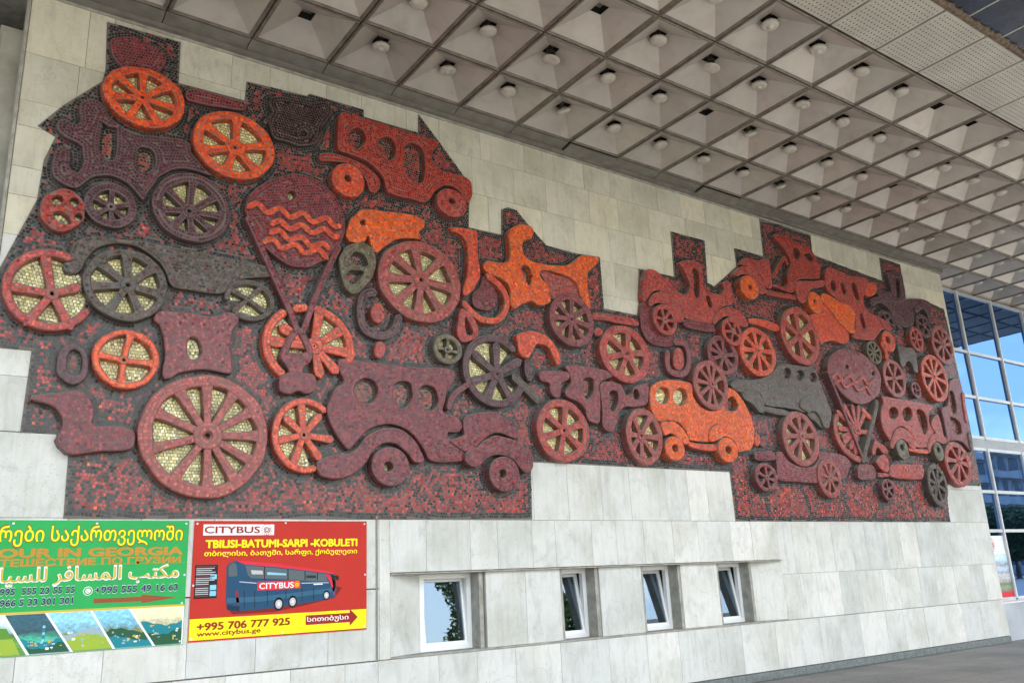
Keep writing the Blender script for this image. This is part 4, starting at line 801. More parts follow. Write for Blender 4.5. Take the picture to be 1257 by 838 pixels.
def slabs(x0, x1, z0, z1, xs=None, mat=None):
    if xs is None:
        xs = [x0]; 
        while xs[-1] < x1 - .95: xs.append(xs[-1] + random.uniform(.5, .86))
        xs.append(x1)
    for a, b_ in zip(xs[:-1], xs[1:]):
        if poly_ok(a, b_, z0, z1): continue
        g_ = .0018; dy = random.uniform(-.002, .002)
        o = MB().chamfer_box(0, b_ - a - 2 * g_, dy, .045, 0, z1 - z0 - 2 * g_, .002).obj('stone_slab', mat or M['marble'], WALL, loc=(a + g_, YW, z0 + g_))
# lower courses
slabs(XL, BX0 - 0.16, .13, .84); slabs(BX0 - .16, XR, .13, .84 if False else .845)
slabs(XL, 4.70, .85, 1.63); slabs(XL, 4.70, 1.64, 2.43); slabs(4.70, BX0, .85, 2.43, xs=[4.70, BX0])
slabs(BX1, XR, .85, 1.57, xs=[BX1, 12.5, 12.95, 13.6, 14.2, 14.9, 15.4, 16.1, 16.7, 17.4, 18.0, 18.55, XR])
slabs(BX1, XR, 1.57, 2.43, xs=[BX1, 12.45, 13.1, 13.55, 14.1, 14.55, 15.2, 15.7, 16.3, 16.9, 17.5, 18.2, XR])
slabs(BX0, BX1, BZ1 + .012, 2.43, xs=[BX0, 5.34, 5.98, 6.4, 6.96, 7.35, 8.0, 8.46, 9.0, 9.6, 10.15, 10.9, 11.4, BX1])
slabs(4.5, 11.3, 2.43, 3.235, xs=[4.5, 5.5, 6.5, 7.02, 7.62, 8.24, 8.8, 9.55, 10.02, 10.46, 11.1])
slabs(XL - .0, 2.4, 2.43, 3.24, xs=[XL, 1.35, 2.0]); slabs(XL, 2.4, 3.245, 3.79, xs=[XL, 1.2]); slabs(17.0, XR, 2.43, 3.1, xs=[17.0, XR]); slabs(17.6, XR, 3.1, 3.2, xs=[17.6, XR])
lz = [3.79, 4.3, 4.8, 5.25, 5.69, 6.01, 6.48, 6.78, 7.35, 8.09]
for z0, z1 in zip(lz[:-1], lz[1:]):
    slabs(XL, 2.6, z0, z1, xs=[XL, random.choice((1.02, 1.1, .98)), 1.36, 2.0] if z0 > 7 else [XL, random.choice((.95, 1.05, 1.2)), 1.75, 2.4], mat=M['marble_warm'] if z0 > 5 else M['marble'])
mz = [4.75, 5.32, 5.89, 6.46, 7.055, 7.63, 8.09]
for i, (z0, z1) in enumerate(zip(mz[:-1], mz[1:])):
    xs = [2.0]
    while xs[-1] < XR - 1.0: xs.append(xs[-1] + (random.uniform(.45, .8) if i % 2 else random.uniform(.6, .9)))
    slabs(2.0, XR, z0, z1, xs=xs + [XR], mat=M['marble_warm'] if z0 > 5.3 else M['marble'])
# plinth
x = XL
while x < XR:
    w = random.uniform(.7, 1.1); e = min(XR + .02, x + w)
    MB().chamfer_box(0, e - x - .006, -.02, .045, 0, .118, .006).obj('plinth_stone', M['granite'], WALL, loc=(x, YW, 0.002)); x += w
MB().box(XL - .035, XL - .004, YW - .01, YW + .2, 0, 8.19).obj('edge_trim', M['ledge'], WALL)
MB().box(XR + .002, XR + .03, YW + .006, YG + .05, 0, 8.19).obj('end_return', M['marble'], WALL)
# vertical seam strip left of the window band, thin ledges
MB().box(4.655, 4.68, YW - .006, YW + .004, .86, 2.425).obj('seam_filler', M['mortar'], WALL)
MB().box(BX0 - .0, BX1 + .0, YW - .028, YW + .25, BZ1 - .012, BZ1 + .006).obj('lintel_ledge', M['ledge'], WALL)
MB().box(BX0 + .0, BX1, YW - .006, YW + .255, BZ0 - .022, BZ0).obj('window_sill', M['ledge'], WALL)
# recessed window band: splayed cheeks, piers, windows
WD = YW + .25; PE = YW + .035
def pier(x0, x1, name='pier_slab'):
    zc = BZ0 + .001
    k = (x1 - x0); cuts = [0, k * random.uniform(.45, .6), k] if k > 1 else [0, k]
    for a, b_ in zip(cuts[:-1], cuts[1:]):
        MB().chamfer_box(0, b_ - a - .004, 0, .24, 0, BZ1 - .013 - zc, .003).obj(name, M['marble'], WALL, loc=(x0 + a, PE, zc))
for a, b_ in ((6.215, 7.42), (8.115, 8.92), (9.725, 10.53)): pier(a, b_)
MB().prism([(BX0 + .001, YW + .002), (5.375, WD), (5.375, WD + .1), (BX0 + .001, YW + .1)], BZ0 + .001, BZ1 - .013).obj('splayed_cheek', M['marble'], WALL)
MB().prism([(11.36, YW + .15), (BX1 - .001, YW + .002), (BX1 - .001, YW + .1), (11.36, WD + .1)], BZ0 + .001, BZ1 - .013).obj('splayed_cheek', M['marble'], WALL)
for x0, x1 in ((5.376, 6.12), (7.47, 8.045), (8.97, 9.68), (10.58, 11.30)):
    zb, zt = BZ0 + .002, BZ1 - .014; y = WD; fw = .06
    if x1 > 6.0:                               # jamb between window and the next stone
        MB().box(x1 + .001, x1 + .06, PE + .02, WD + .02, zb, zt).obj('window_jamb', M['ledge'], WALL)
    if x0 > 6: MB().box(x0 - .05, x0 - .001, PE + .02, WD + .02, zb, zt).obj('window_jamb', M['ledge'], WALL)
    f = MB(); f.box(x0, x0 + fw, y, y + .07, zb, zt); f.box(x1 - fw, x1, y, y + .07, zb, zt); f.box(x0 + fw, x1 - fw, y + .001, y + .069, zb, zb + fw); f.box(x0 + fw, x1 - fw, y + .001, y + .069, zt - fw, zt)
    win = f.obj('window', M['pvc'], WALL)
    # sash tilted inwards at the top
    sx0, sx1, sz = x0 + fw * .6, x1 - fw * .6, zt - zb - fw * 1.3; tilt = R(7 if x0 < 6 else 10)
    sb = MB(); sb.box(0, .055, 0, .05, 0, sz); sb.box(sx1 - sx0 - .055, sx1 - sx0, 0, .05, 0, sz); sb.box(.055, sx1 - sx0 - .055, .001, .049, 0, .055); sb.box(.055, sx1 - sx0 - .055, .001, .049, sz - .055, sz)
    sash = sb.obj('sash', M['pvc'], win, loc=(sx0, y + .012, zb + fw * .7)); sash.rotation_euler[0] = -tilt
    pn = MB().box(.05, sx1 - sx0 - .05, .02, .026, .05, sz - .05).obj('pane', M['glass'], win, loc=(sx0, y + .012, zb + fw * .7)); pn.rotation_euler[0] = -tilt
    if 7 < x0 < 8:
        hd = MB().box(sx1 - sx0 - .04, sx1 - sx0 - .02, -.02, 0, sz * .42, sz * .58).obj('handle', M['pvc'], win, loc=(sx0, y + .012, zb + fw * .7)); hd.rotation_euler[0] = -tilt
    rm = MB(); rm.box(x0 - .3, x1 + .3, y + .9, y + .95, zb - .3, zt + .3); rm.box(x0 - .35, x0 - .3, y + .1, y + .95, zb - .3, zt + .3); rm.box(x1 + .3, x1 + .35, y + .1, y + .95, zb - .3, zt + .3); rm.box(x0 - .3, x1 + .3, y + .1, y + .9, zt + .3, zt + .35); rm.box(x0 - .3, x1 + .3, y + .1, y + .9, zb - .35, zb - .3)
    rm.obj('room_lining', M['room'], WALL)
    if x0 > 8:                                  # net curtain folds
        nn = 24; V = [(x0 - .05 + (x1 - x0 + .1) * i / nn * .75, y + .3 + .02 * math.sin(i * 1.9), z) for z in (zb, zt + .1) for i in range(nn + 1)]
        mesh_obj('net_curtain', V, [(i, i + 1, nn + 2 + i, nn + 1 + i) for i in range(nn)], M['curtain'], WALL)
    elif x0 < 6: MB().box(x1 - .16, x1 - .02, y + .25, y + .28, zb, zt).obj('curtain', M['wood'], WALL)

# ------------------------------------------------------------------ posters
def wz(fr, p): return pt(fr, p, 0)
FR['U'] = (0, 600, 3.522); FR['V'] = (200, 600, 3.522)
YP = YW - .012
def board(name, pts_, thick, mat, parent, y=YP):
    n_ = len(pts_); v = [(x, y, z) for x, z in pts_] + [(x, y + thick, z) for x, z in pts_]
    f = [tuple(range(n_)), tuple(range(2 * n_ - 1, n_ - 1, -1))] + [(i, n_ + i, n_ + (i + 1) % n_, (i + 1) % n_) for i in range(n_)]
    a = sum(pts_[i][0] * pts_[(i + 1) % n_][1] - pts_[(i + 1) % n_][0] * pts_[i][1] for i in range(n_))
    if a < 0: f = [q[::-1] for q in f]
    return mesh_obj(name, v, f, mat, parent)
def ink(name, col, rough=.5): return plain(name, col, rough, var=.05, scale=3, spec=.18)
def text(name, s, box, mat, parent, y, bold=0.0, ref=None, shear=0.0, align='fit', zpad=None):
    """flat print: box = (x0, x1, z0, z1) on the wall; ref = the part of s that spans the box, right aligned"""
    def mk(body):
        cu = bpy.data.curves.new('t', 'FONT'); cu.body = body; cu.size = 1; cu.offset = 0.0; cu.resolution_u = 3; cu.fill_mode = 'FRONT'
        o_ = bpy.data.objects.new('t', cu); SC.collection.objects.link(o_); dg = bpy.context.evaluated_depsgraph_get()
        me_ = bpy.data.meshes.new_from_object(o_.evaluated_get(dg)); bpy.data.objects.remove(o_); bpy.data.curves.remove(cu)
        co = np.empty(len(me_.vertices) * 3); me_.vertices.foreach_get('co', co); return me_, co.reshape(-1, 3)
    me_, co = mk(s); lo, hi = co.min(0), co.max(0)
    if ref:
        m2, c2 = mk(ref); wr = c2[:, 0].max() - c2[:, 0].min(); bpy.data.meshes.remove(m2)
    else: wr = hi[0] - lo[0]
    sx = (box[1] - box[0]) / wr; sz = (box[3] - box[2]) / (hi[1] - lo[1])
    nz = np.empty_like(co); nz[:, 2] = box[2] + (co[:, 1] - lo[1]) * sz; nz[:, 0] = box[1] - (hi[0] - co[:, 0]) * sx; nz[:, 1] = y
    if bold > .004:                              # heavier stroke: the same outlines printed again slightly shifted
        ex = bold * sx * .62; ez = bold * sz * .55; nv = len(nz); fs = [tuple(p.vertices) for p in me_.polygons]; bpy.data.meshes.remove(me_)
        sh = [(0, 0, 0), (-ex, 0, 1), (ex, 0, 2), (0, -ez, 3), (0, ez, 4), (-ex * .7, ez * .7, 5), (ex * .7, -ez * .7, 6), (ex * .7, ez * .7, 7), (-ex * .7, -ez * .7, 8)]
        nz = np.vstack([nz + np.array([dx, -.0002 * k, dz]) for dx, dz, k in sh]); me_ = bpy.data.meshes.new(name)
        me_.from_pydata(nz.tolist(), [], [tuple(i + k * nv for i in f) for k in range(9) for f in fs])
    me_.vertices.foreach_set('co', nz.ravel()); me_.name = name; me_.materials.clear(); me_.materials.append(mat); me_.update()
    return link(bpy.data.objects.new(name, me_), parent)
def rect(fr, x0, y0, x1, y1):
    a = wz(fr, (x0, y0)); b_ = wz(fr, (x1, y1)); return (a[0], b_[0], b_[1], a[1])
I_ = {'green': ink('print_green', (.02, .36, .09)), 'yellow': ink('print_yellow', (.88, .84, .02)), 'ochre': ink('print_ochre', (.50, .25, .04)), 'white': ink('print_white', (.85, .85, .85)),
      'navy': ink('print_navy', (.02, .03, .10)), 'brown': ink('print_brown', (.28, .08, .03)), 'red': ink('print_red', (.50, .03, .02)), 'gold': ink('print_gold', (.6, .42, .05)),
      'dkred': ink('print_dark_red', (.32, .02, .02)), 'bus': ink('print_bus_blue', (.010, .065, .14), .4), 'busglass': ink('print_bus_glass', (.10, .13, .14)), 'black': ink('print_black', (.015, .015, .015)),
      'wheel': ink('print_grey', (.5, .5, .52)), 'shadow': ink('print_shadow_red', (.20, .015, .01)), 'sky': ink('print_pale_sky', (.25, .55, .70)), 'hotred': ink('print_bright_red', (.70, .03, .05))}
def photo_mat(name, sky_c, mid, low, seed):
    mt, n, l, b = new_mat(name); t = n.new('ShaderNodeTexCoord'); sp = n.new('ShaderNodeSeparateXYZ'); l.new(t.outputs['Generated'], sp.inputs[0])
    nz = n.new('ShaderNodeTexNoise'); nz.inputs['Scale'].default_value = 3 + seed; nz.inputs['Detail'].default_value = 8; l.new(t.outputs['Generated'], nz.inputs['Vector'])
    ad = n.new('ShaderNodeMath'); ad.operation = 'MULTIPLY_ADD'; ad.inputs[1].default_value = .45; l.new(nz.outputs['Fac'], ad.inputs[0]); l.new(sp.outputs['Z'], ad.inputs[2])
    r = n.new('ShaderNodeValToRGB'); e = r.color_ramp.elements; e[0].position = .25; e[0].color = (*low, 1); e[1].position = 1.0; e[1].color = (*sky_c, 1)
    e.new(.52).color = (*mid, 1); e.new(.68).color = tuple(x * .5 for x in mid) + (1,); e.new(.78).color = tuple(x * .6 for x in sky_c) + (1,)
    n2 = n.new('ShaderNodeTexVoronoi'); n2.inputs['Scale'].default_value = 14 + seed * 2; l.new(t.outputs['Generated'], n2.inputs['Vector'])
    l.new(ad.outputs[0], r.inputs[0]); o = mixrgb(n, l, r.outputs[0], n2.outputs['Distance'], .35, 'OVERLAY'); l.new(o, b.inputs['Base Color']); b.inputs['Roughness'].default_value = .4; return mt
# green tourist poster
GP = empty('poster'); tag(GP, 'green travel poster with yellow Georgian headline and a strip of landscape photos', 'poster')
gx0, gx1 = -.35, 2.503; z0, z1 = 1.187, 2.405
board('board', [(gx0, z0), (gx1, z0), (gx1, z1), (gx0, z1)], .009, I_['green'], GP)
y1, y2, y3 = YP - .0015, YP - .0035, YP - .0055
a = wz('U', (0, 545))[1]; bz = wz('U', (790, 505))[1]; sz_ = (a + bz) / 2
# landscape strip: slanted photographs
board('photo_strip', [(gx0 + .005, z0 + .004), (gx1 - .004, z0 + .004), (gx1 - .004, sz_), (gx0 + .005, sz_)], .001, I_['white'], GP, y1)
board('gold_line', [(gx0 + .005, sz_), (gx1 - .004, sz_), (gx1 - .004, sz_ + .02), (gx0 + .005, sz_ + .02)], .001, I_['gold'], GP, y1)
def xs_(u, v): return wz('U', (u, v))
cutsT = [(15, 545), (200, 538), (395, 530), (562, 520)]; cutsB = [(120, 712), (310, 698), (492, 686), (665, 672)]
tops = [-.34] + [xs_(*p)[0] for p in cutsT] + [gx1 - .006]; bots = [-.34] + [xs_(*p)[0] for p in cutsB] + [gx1 - .006]
pm = [((.5, .7, .8), (.10, .30, .05), (.05, .2, .03)), ((.0, .08, .12), (.02, .45, .30), (.25, .35, .45)), ((.25, .6, .75), (.35, .42, .10), (.05, .25, .03)), ((.2, .55, .70), (.35, .35, .08), (.02, .30, .42)), ((.75, .72, .45), (.06, .28, .22), (.03, .22, .20))]
for i, c in enumerate(pm):
    g_ = .012; board('landscape_photo', [(bots[i] + g_, z0 + .006), (bots[i + 1] - g_, z0 + .006), (tops[i + 1] - g_, sz_ - .002), (tops[i] + g_, sz_ - .002)], .001, photo_mat('landscape_print', *c, i), GP, y2)
def inx(i, f, g):        # point inside slanted photograph i
    return (bots[i] + (tops[i] - bots[i]) * g) * (1 - f) + (bots[i + 1] + (tops[i + 1] - bots[i + 1]) * g) * f, z0 + .006 + (sz_ - z0 - .008) * g
HC = [ink('print_hill_' + nm, c_) for nm, c_ in (('dark', (.02, .10, .05)), ('mid', (.10, .26, .04)), ('teal', (.01, .22, .26)), ('sand', (.50, .45, .25)), ('lime', (.30, .42, .05)), ('mist', (.30, .42, .45)))]
for i, seq in enumerate([(.75, 1, .45, 4), (.35, 2, .2, 0), (.50, 5, .36, 4), (.45, 0, .25, 2), (.60, 2, .35, 0)]):
    for lv_, (g_, m_) in enumerate(((seq[0], seq[1]), (seq[2], seq[3]))):
        top = [inx(i, f, min(.97, g_ + .07 * math.sin(f * 5 + i * 2 + lv_) + .02 * math.sin(f * 23 + i))) for f in np.linspace(.97, .04, 14)]
        board('printed_hill', [inx(i, .05, .02), inx(i, .96, .02)] + top, .0005, HC[m_], GP, y2 - .0008 - .0006 * lv_)
    for k in range(16):
        f, g_ = random.uniform(.1, .85), random.uniform(.08, seq[0] - .02); a_, b_ = inx(i, f, g_); w_, h_ = random.uniform(.008, .03), random.uniform(.006, .022)
        board('printed_house', [(a_, b_), (a_ + w_, b_), (a_ + w_, b_ + h_), (a_, b_ + h_)], .0004, [HC[3], I_['sky'], I_['white'], I_['gold'], HC[5]][k % 5], GP, y2 - .0024 - .0001 * k)
a_, b_ = inx(1, .50, .3); [board('printed_tower', [(a_ - .012, b_ + k * .03), (a_ + .012, b_ + k * .03), (a_ + .010, b_ + k * .03 + .024), (a_ - .010, b_ + k * .03 + .024)], .0004, HC[2] if k % 2 else I_['sky'], GP, y2 - .0044) for k in range(5)]
hb = rect('U', 0, 152, 788, 245); hb = (hb[0], hb[1], wz('U', (400, 248))[1], wz('U', (780, 150))[1] - .01)
text('headline', 'ტურები საქართველოში', hb, I_['brown'], GP, y1, .06, ref='რები საქართველოში'); text('headline', 'ტურები საქართველოში', (hb[0] + .004, hb[1] - .004, hb[2] + .008, hb[3] - .008), I_['yellow'], GP, y2, .022, ref='რები საქართველოში')
zt2, zb2 = wz('U', (600, 252))[1], wz('U', (600, 286))[1]
text('headline', 'TOUR IN GEORGIA', (wz('U', (-5, 270))[0], wz('U', (788, 265))[0], zb2, zt2), I_['ochre'], GP, y1, .085, ref='OUR IN GEORGIA')
zt3, zb3 = wz('U', (600, 293))[1], wz('U', (600, 322))[1]
text('headline', 'ПУТЕШЕСТВИЕ ПО ГРУЗИИ', (wz('U', (0, 310))[0], wz('U', (780, 300))[0], zb3, zt3), I_['ochre'], GP, y1, .08, ref='ТЕШЕСТВИЕ ПО ГРУЗИИ')
zl_ = wz('U', (400, 326))[1]; board('seam_line', [(gx0, zl_), (gx1 - .003, zl_), (gx1 - .003, zl_ + .003), (gx0, zl_ + .003)], .001, I_['ochre'], GP, y1)
ar = ''.join(reversed('\ufee3\ufedc\ufe98\ufe90 \ufe8d\ufedf\ufee4\ufeb4\ufe8e\ufed3\ufeae \ufedf\ufee0\ufeb4\ufef4\ufe8e\ufea3\ufe94'))
arv = ''.join(reversed('\ufee3\ufedc\ufe98\ufe90 \ufe8d\ufedf\ufee4\ufeb4\ufe8e\ufed3\ufeae \ufedf\ufee0\ufeb4\ufef4\ufe8e'))
zt4, zb4 = wz('U', (400, 330))[1], wz('U', (400, 412))[1]; bx = (wz('U', (0, 370))[0], wz('U', (772, 360))[0], zb4, zt4)
text('arabic_headline', ar, bx, I_['white'], GP, y1, .06, ref=arv); text('arabic_headline', ar, (bx[0] + .006, bx[1] - .006, bx[2] + .012, bx[3] - .012), I_['gold'], GP, y2, .012, ref=arv)
def line(s, p0, p1, hh, mat, ref=None, fr='U', par=None, y=None, bold=.02):
    a_, b2 = wz(fr, p0), wz(fr, p1); zc = (a_[1] + b2[1]) / 2; return text('lettering', s, (a_[0], b2[0], zc - hh / 2, zc + hh / 2), mat, par or GP, y or y2, bold, ref)
def line2(s, p0, p1, hh, ref=None):
    line(s, p0, p1, hh * 1.10, I_['white'], ref, y=y1, bold=.055); line(s, p0, p1, hh, I_['navy'], ref, y=y2, bold=.032)
line2('+995  555 23 55 55', (0, 441), (322, 438), .062, ref='995  555 23 55 55'); line2('+966 5 33 301 301', (0, 488), (314, 486), .062, ref='966 5 33 301 301'); line2('+995 555 49 16 63', (410, 433), (768, 426), .066)
cxz = wz('U', (380, 440))
for rr, mt_, yy in ((.042, I_['white'], y1), (.036, I_['green'], y2), (.024, I_['white'], y3)): board('phone_icon', [(cxz[0] + rr * math.cos(a_), cxz[1] + rr * math.sin(a_)) for a_ in np.linspace(0, 2 * math.pi, 20, endpoint=False)], .001, mt_, GP, yy)
board('phone_icon', [(cxz[0] - .012, cxz[1] + .012), (cxz[0] - .006, cxz[1] - .006), (cxz[0] + .012, cxz[1] - .012), (cxz[0] + .008, cxz[1] - .016), (cxz[0] - .010, cxz[1] - .010), (cxz[0] - .016, cxz[1] + .010)], .001, I_['green'], GP, y3 - .0012)
A_ = [wz('U', p) for p in ((405, 480), (612, 473), (612, 486), (765, 467), (612, 457), (612, 467), (405, 472))]; zc = A_[3][1]
board('printed_arrow', [(A_[0][0], zc - .022), (A_[1][0], zc - .022), (A_[1][0], zc - .042), (A_[3][0], zc), (A_[1][0], zc + .042), (A_[1][0], zc + .022), (A_[0][0], zc + .022)], .001, I_['brown'], GP, y1)
def screws(par, pts_):
    for x, z in pts_:
        MB().lathe([(.012, 0), (.010, .005), (.0, .006)], 8).obj('screw', M['screw'], par, loc=(x, YP - .001, z)).rotation_euler[0] = R(90)
screws(GP, [(gx1 - .03, z0 + .03), (gx1 - .02, 1.86), (gx1 - .03, z1 - .03), (.9, z1 - .03), (1.62, z1 - .03), (gx1 - .03, sz_ + .03), (.9, z0 + .03)])
# red bus poster
RP_ = empty('poster'); tag(RP_, 'red coach company poster with a blue bus above a yellow strip', 'poster')
rx0, rx1, z0, z1 = 2.556, 4.533, 1.1975, 2.405
board('board', [(rx0, z0), (rx1, z0), (rx1, z1), (rx0, z1)], .009, I_['red'], RP_)
zy1 = (wz('V', (110, 562))[1] + wz('V', (880, 518))[1]) / 2; zy0 = (wz('V', (110, 655))[1] + wz('V', (880, 600))[1]) / 2
board('yellow_strip', [(rx0 + .004, zy0), (rx1 - .004, zy0), (rx1 - .004, zy1), (rx0 + .004, zy1)], .001, I_['yellow'], RP_, y1)
lb = rect('V', 176, 152, 480, 198); board('logo_plate', [(lb[0], lb[2]), (lb[1], lb[2]), (lb[1], lb[3]), (lb[0], lb[3])], .001, I_['white'], RP_, y1)
wl_ = lb[1] - lb[0]; text('logo_lettering', 'CITYBUS', (lb[0] + .015, lb[0] + wl_ * .79, lb[2] + .022, lb[3] - .022), I_['dkred'], RP_, y2, .03)
sc_ = (lb[1] - wl_ * .11, (lb[2] + lb[3]) / 2); sp_ = []
def spiral(c, r0, par, y, mat):
    th = np.linspace(.5, 4.2 * math.pi, 40); rr = r0 * (.12 + .5 * th / th[-1]); P = np.stack([c[0] + rr * np.cos(th), c[1] + rr * np.sin(th)], 1); q = band_poly(P, r0 * .13)
    n2_ = len(P); v = [(a_[0], y, a_[1]) for a_ in q]; 
    f_ = [(i, i + 1, len(q) - 2 - i - 1, len(q) - 2 - i) for i in range(n2_ - 1)]
    mesh_obj('sun_emblem', v, [x_[::-1] for x_ in f_], mat, par)
    m_ = MB()
    for i in range(14):
        a0 = 2 * math.pi * i / 14 + .2; c0, s0 = math.cos(a0), math.sin(a0); w_ = r0 * .05; k = len(m_.v)
        m_.v += [(c[0] + r0 * .72 * c0 - w_ * s0, y, c[1] + r0 * .72 * s0 + w_ * c0), (c[0] + r0 * .72 * c0 + w_ * s0, y, c[1] + r0 * .72 * s0 - w_ * c0), (c[0] + r0 * c0 + w_ * s0, y, c[1] + r0 * s0 - w_ * c0), (c[0] + r0 * c0 - w_ * s0, y, c[1] + r0 * s0 + w_ * c0)]
        m_.f.append((k, k + 1, k + 2, k + 3)); m_.m.append(0)
    m_.obj('sun_emblem', mat, par)
spiral(sc_, .062, RP_, y2, I_['dkred'])
zz = lambda v: (wz('V', (180, v[0]))[1] + wz('V', (840, v[1]))[1]) / 2
X_ = lambda u: wz('V', (u, 400))[0]
text('route_lettering', 'TBILISI-BATUMI-SARPI -KOBULETI', (X_(178), X_(838), zz((252, 246)), zz((222, 214))), I_['yellow'], RP_, y1, .075)
text('route_lettering', 'თბილისი, ბათუმი, სარფი, ქობულეთი', (X_(173), X_(838), zz((294, 285)), zz((266, 256))), I_['yellow'], RP_, y1, .035)
text('phone_lettering', '+995 706 777 925', (X_(158), X_(552), zz((602, 572)), zz((572, 542))), I_['dkred'], RP_, y2, .06)
text('web_lettering', 'www.citybus.ge', (X_(158), X_(428), zz((634, 600)), zz((606, 577))), I_['dkred'], RP_, y2, .034)
zc = zz((585, 560)); 
ax0, ax1, ax2 = X_(620), X_(808), X_(842)
board('printed_arrow', [(ax0, zc - .05), (ax1, zc - .05), (ax1, zc - .092), (ax2, zc), (ax1, zc + .092), (ax1, zc + .05), (ax0, zc + .05)], .001, I_['dkred'], RP_, y2)
text('arrow_lettering', 'სითიბუსი', (X_(626), X_(802), zc - .034, zc + .034), I_['white'], RP_, y3, .02)
nb = rect('V', 140, 328, 232, 470); board('notice', [(nb[0], nb[2]), (nb[1], nb[2]), (nb[1], nb[3]), (nb[0], nb[3])], .001, I_['black'], RP_, y1)
for k in range(16):
    zt_ = nb[3] - .012 - k * (nb[3] - nb[2] - .02) / 16; xr_ = nb[1] - .02 - (.07 if (k > 7) else random.uniform(0, .05))
    board('notice_line', [(nb[0] + .012, zt_ - .009), (xr_, zt_ - .009), (xr_, zt_), (nb[0] + .012, zt_)], .001, I_['wheel'] if k % 5 else I_['dkred'], RP_, y2)
for zz0 in (.30, .12, .02): board('notice_picture', [(nb[1] - .075, nb[2] + zz0 * .6 + .01), (nb[1] - .01, nb[2] + zz0 * .6 + .01), (nb[1] - .01, nb[2] + zz0 * .6 + .06), (nb[1] - .075, nb[2] + zz0 * .6 + .06)], .001, I_['sky'], RP_, y2)
# the coach, printed flat
def bp(name, pts_, mat, y): return board(name, [wz('V', p) for p in pts_], .001, mat, RP_, y)
yb1, yb2, yb3, yb4 = YP - .0015, YP - .003, YP - .0045, YP - .006
bp('coach_shadow', [(275, 505), (300, 540), (480, 530), (620, 500), (740, 470), (775, 425), (750, 420), (600, 470)], I_['shadow'], yb1)
bp('coach_body', [(275, 335), (290, 318), (320, 308), (350, 310), (500, 325), (640, 345), (720, 357), (748, 372), (750, 420), (746, 465), (700, 478), (560, 500), (440, 518), (320, 528), (275, 520), (272, 470)], I_['bus'], yb2)
bp('coach_roof', [(318, 309), (350, 309), (500, 323), (640, 343), (722, 356), (742, 366), (720, 364), (640, 354), (500, 337), (350, 324)], I_['hotred'], yb3)
bp('coach_windows', [(355, 328), (500, 342), (640, 358), (700, 366), (712, 398), (640, 396), (500, 388), (380, 384), (366, 370)], I_['busglass'], yb3)
for u in (437, 538, 612, 665): bp('coach_window_bar', [(u, 334 + (u - 437) * .12), (u + 4, 335 + (u - 437) * .12), (u + 4, 392), (u, 392)], I_['black'], yb4)
bp('coach_lower_panel', [(276, 470), (440, 462), (560, 448), (700, 430), (746, 424), (744, 440), (700, 450), (560, 468), (440, 484), (276, 492)], ink('print_bus_blue_light', (.03, .12, .20)), yb3)
bp('coach_side_line', [(330, 398), (404, 404), (404, 408), (330, 402)], I_['wheel'], yb4); bp('coach_side_line', [(598, 404), (716, 402), (716, 405), (598, 408)], I_['wheel'], yb4)
for u in (350, 395, 450, 530, 600, 650): bp('coach_hatch_line', [(u, 440 - (u - 350) * .05), (u + 2, 440 - (u - 350) * .05), (u + 2, 515 - (u - 350) * .13), (u, 515 - (u - 350) * .13)], I_['black'], yb4)
bp('coach_window_glare', [(380, 350), (430, 352), (432, 368), (384, 368)], I_['wheel'], yb4); bp('coach_window_glare', [(450, 358), (532, 364), (532, 372), (450, 370)], I_['sky'], yb4); bp('coach_window_glare', [(620, 372), (660, 372), (662, 384), (620, 384)], ink('print_dark_interior', (.02, .03, .03)), yb4)
bp('coach_mirror', [(742, 374), (758, 372), (760, 392), (750, 392)], I_['black'], yb3); bp('coach_bumper', [(275, 500), (330, 506), (330, 528), (280, 522)], ink('print_bus_dark', (.006, .03, .06)), yb3)
bp('coach_rear_window', [(282, 335), (300, 318), (316, 322), (320, 350), (322, 375), (284, 378)], I_['busglass'], yb3)
bp('coach_rear_light', [(312, 440), (322, 438), (330, 492), (318, 494)], I_['dkred'], yb3); bp('coach_front', [(700, 366), (722, 372), (742, 400), (740, 462), (722, 400)], I_['hotred'], yb3); bp('coach_windscreen', [(724, 368), (742, 374), (748, 420), (738, 440), (732, 396)], I_['black'], yb3)
bp('coach_plate', [(408, 400), (592, 394), (594, 428), (408, 438)], I_['hotred'], yb3)
q0, q1 = wz('V', (416, 420)), wz('V', (564, 412)); text('coach_lettering', 'CITYBUS', (q0[0], q1[0], (q0[1] + q1[1]) / 2 - .03, (q0[1] + q1[1]) / 2 + .03), I_['white'], RP_, yb4, .03)
spiral(wz('V', (578, 411)), .035, RP_, yb4, I_['yellow']); q0, q1 = wz('V', (650, 411)), wz('V', (690, 411)); board('coach_small_print', [(q0[0], q0[1] - .006), (q1[0], q0[1] - .006), (q1[0], q0[1] + .006), (q0[0], q0[1] + .006)], .001, I_['white'], RP_, yb4)
for (u, v, r_) in ((500, 496, .06), (560, 486, .055), (706, 458, .045)):
    c = wz('V', (u, v))
    for k, mt_, yy in ((1.15, I_['black'], yb3), (.78, I_['wheel'], yb4), (.3, I_['white'], yb4 - .0015)): board('coach_wheel', [(c[0] + r_ * k * .8 * math.cos(a_), c[1] + r_ * k * math.sin(a_)) for a_ in np.linspace(0, 2 * math.pi, 20, endpoint=False)], .001, mt_, RP_, yy)
screws(RP_, [(rx0 + .03, z0 + .03), (rx1 - .03, z0 + .03), (rx0 + .03, z1 - .03), (rx1 - .03, z1 - .03), ((rx0 + rx1) / 2, z1 - .02), ((rx0 + rx1) / 2, z0 + .03), (rx1 - .02, 1.8), (rx0 + .02, 1.75)])

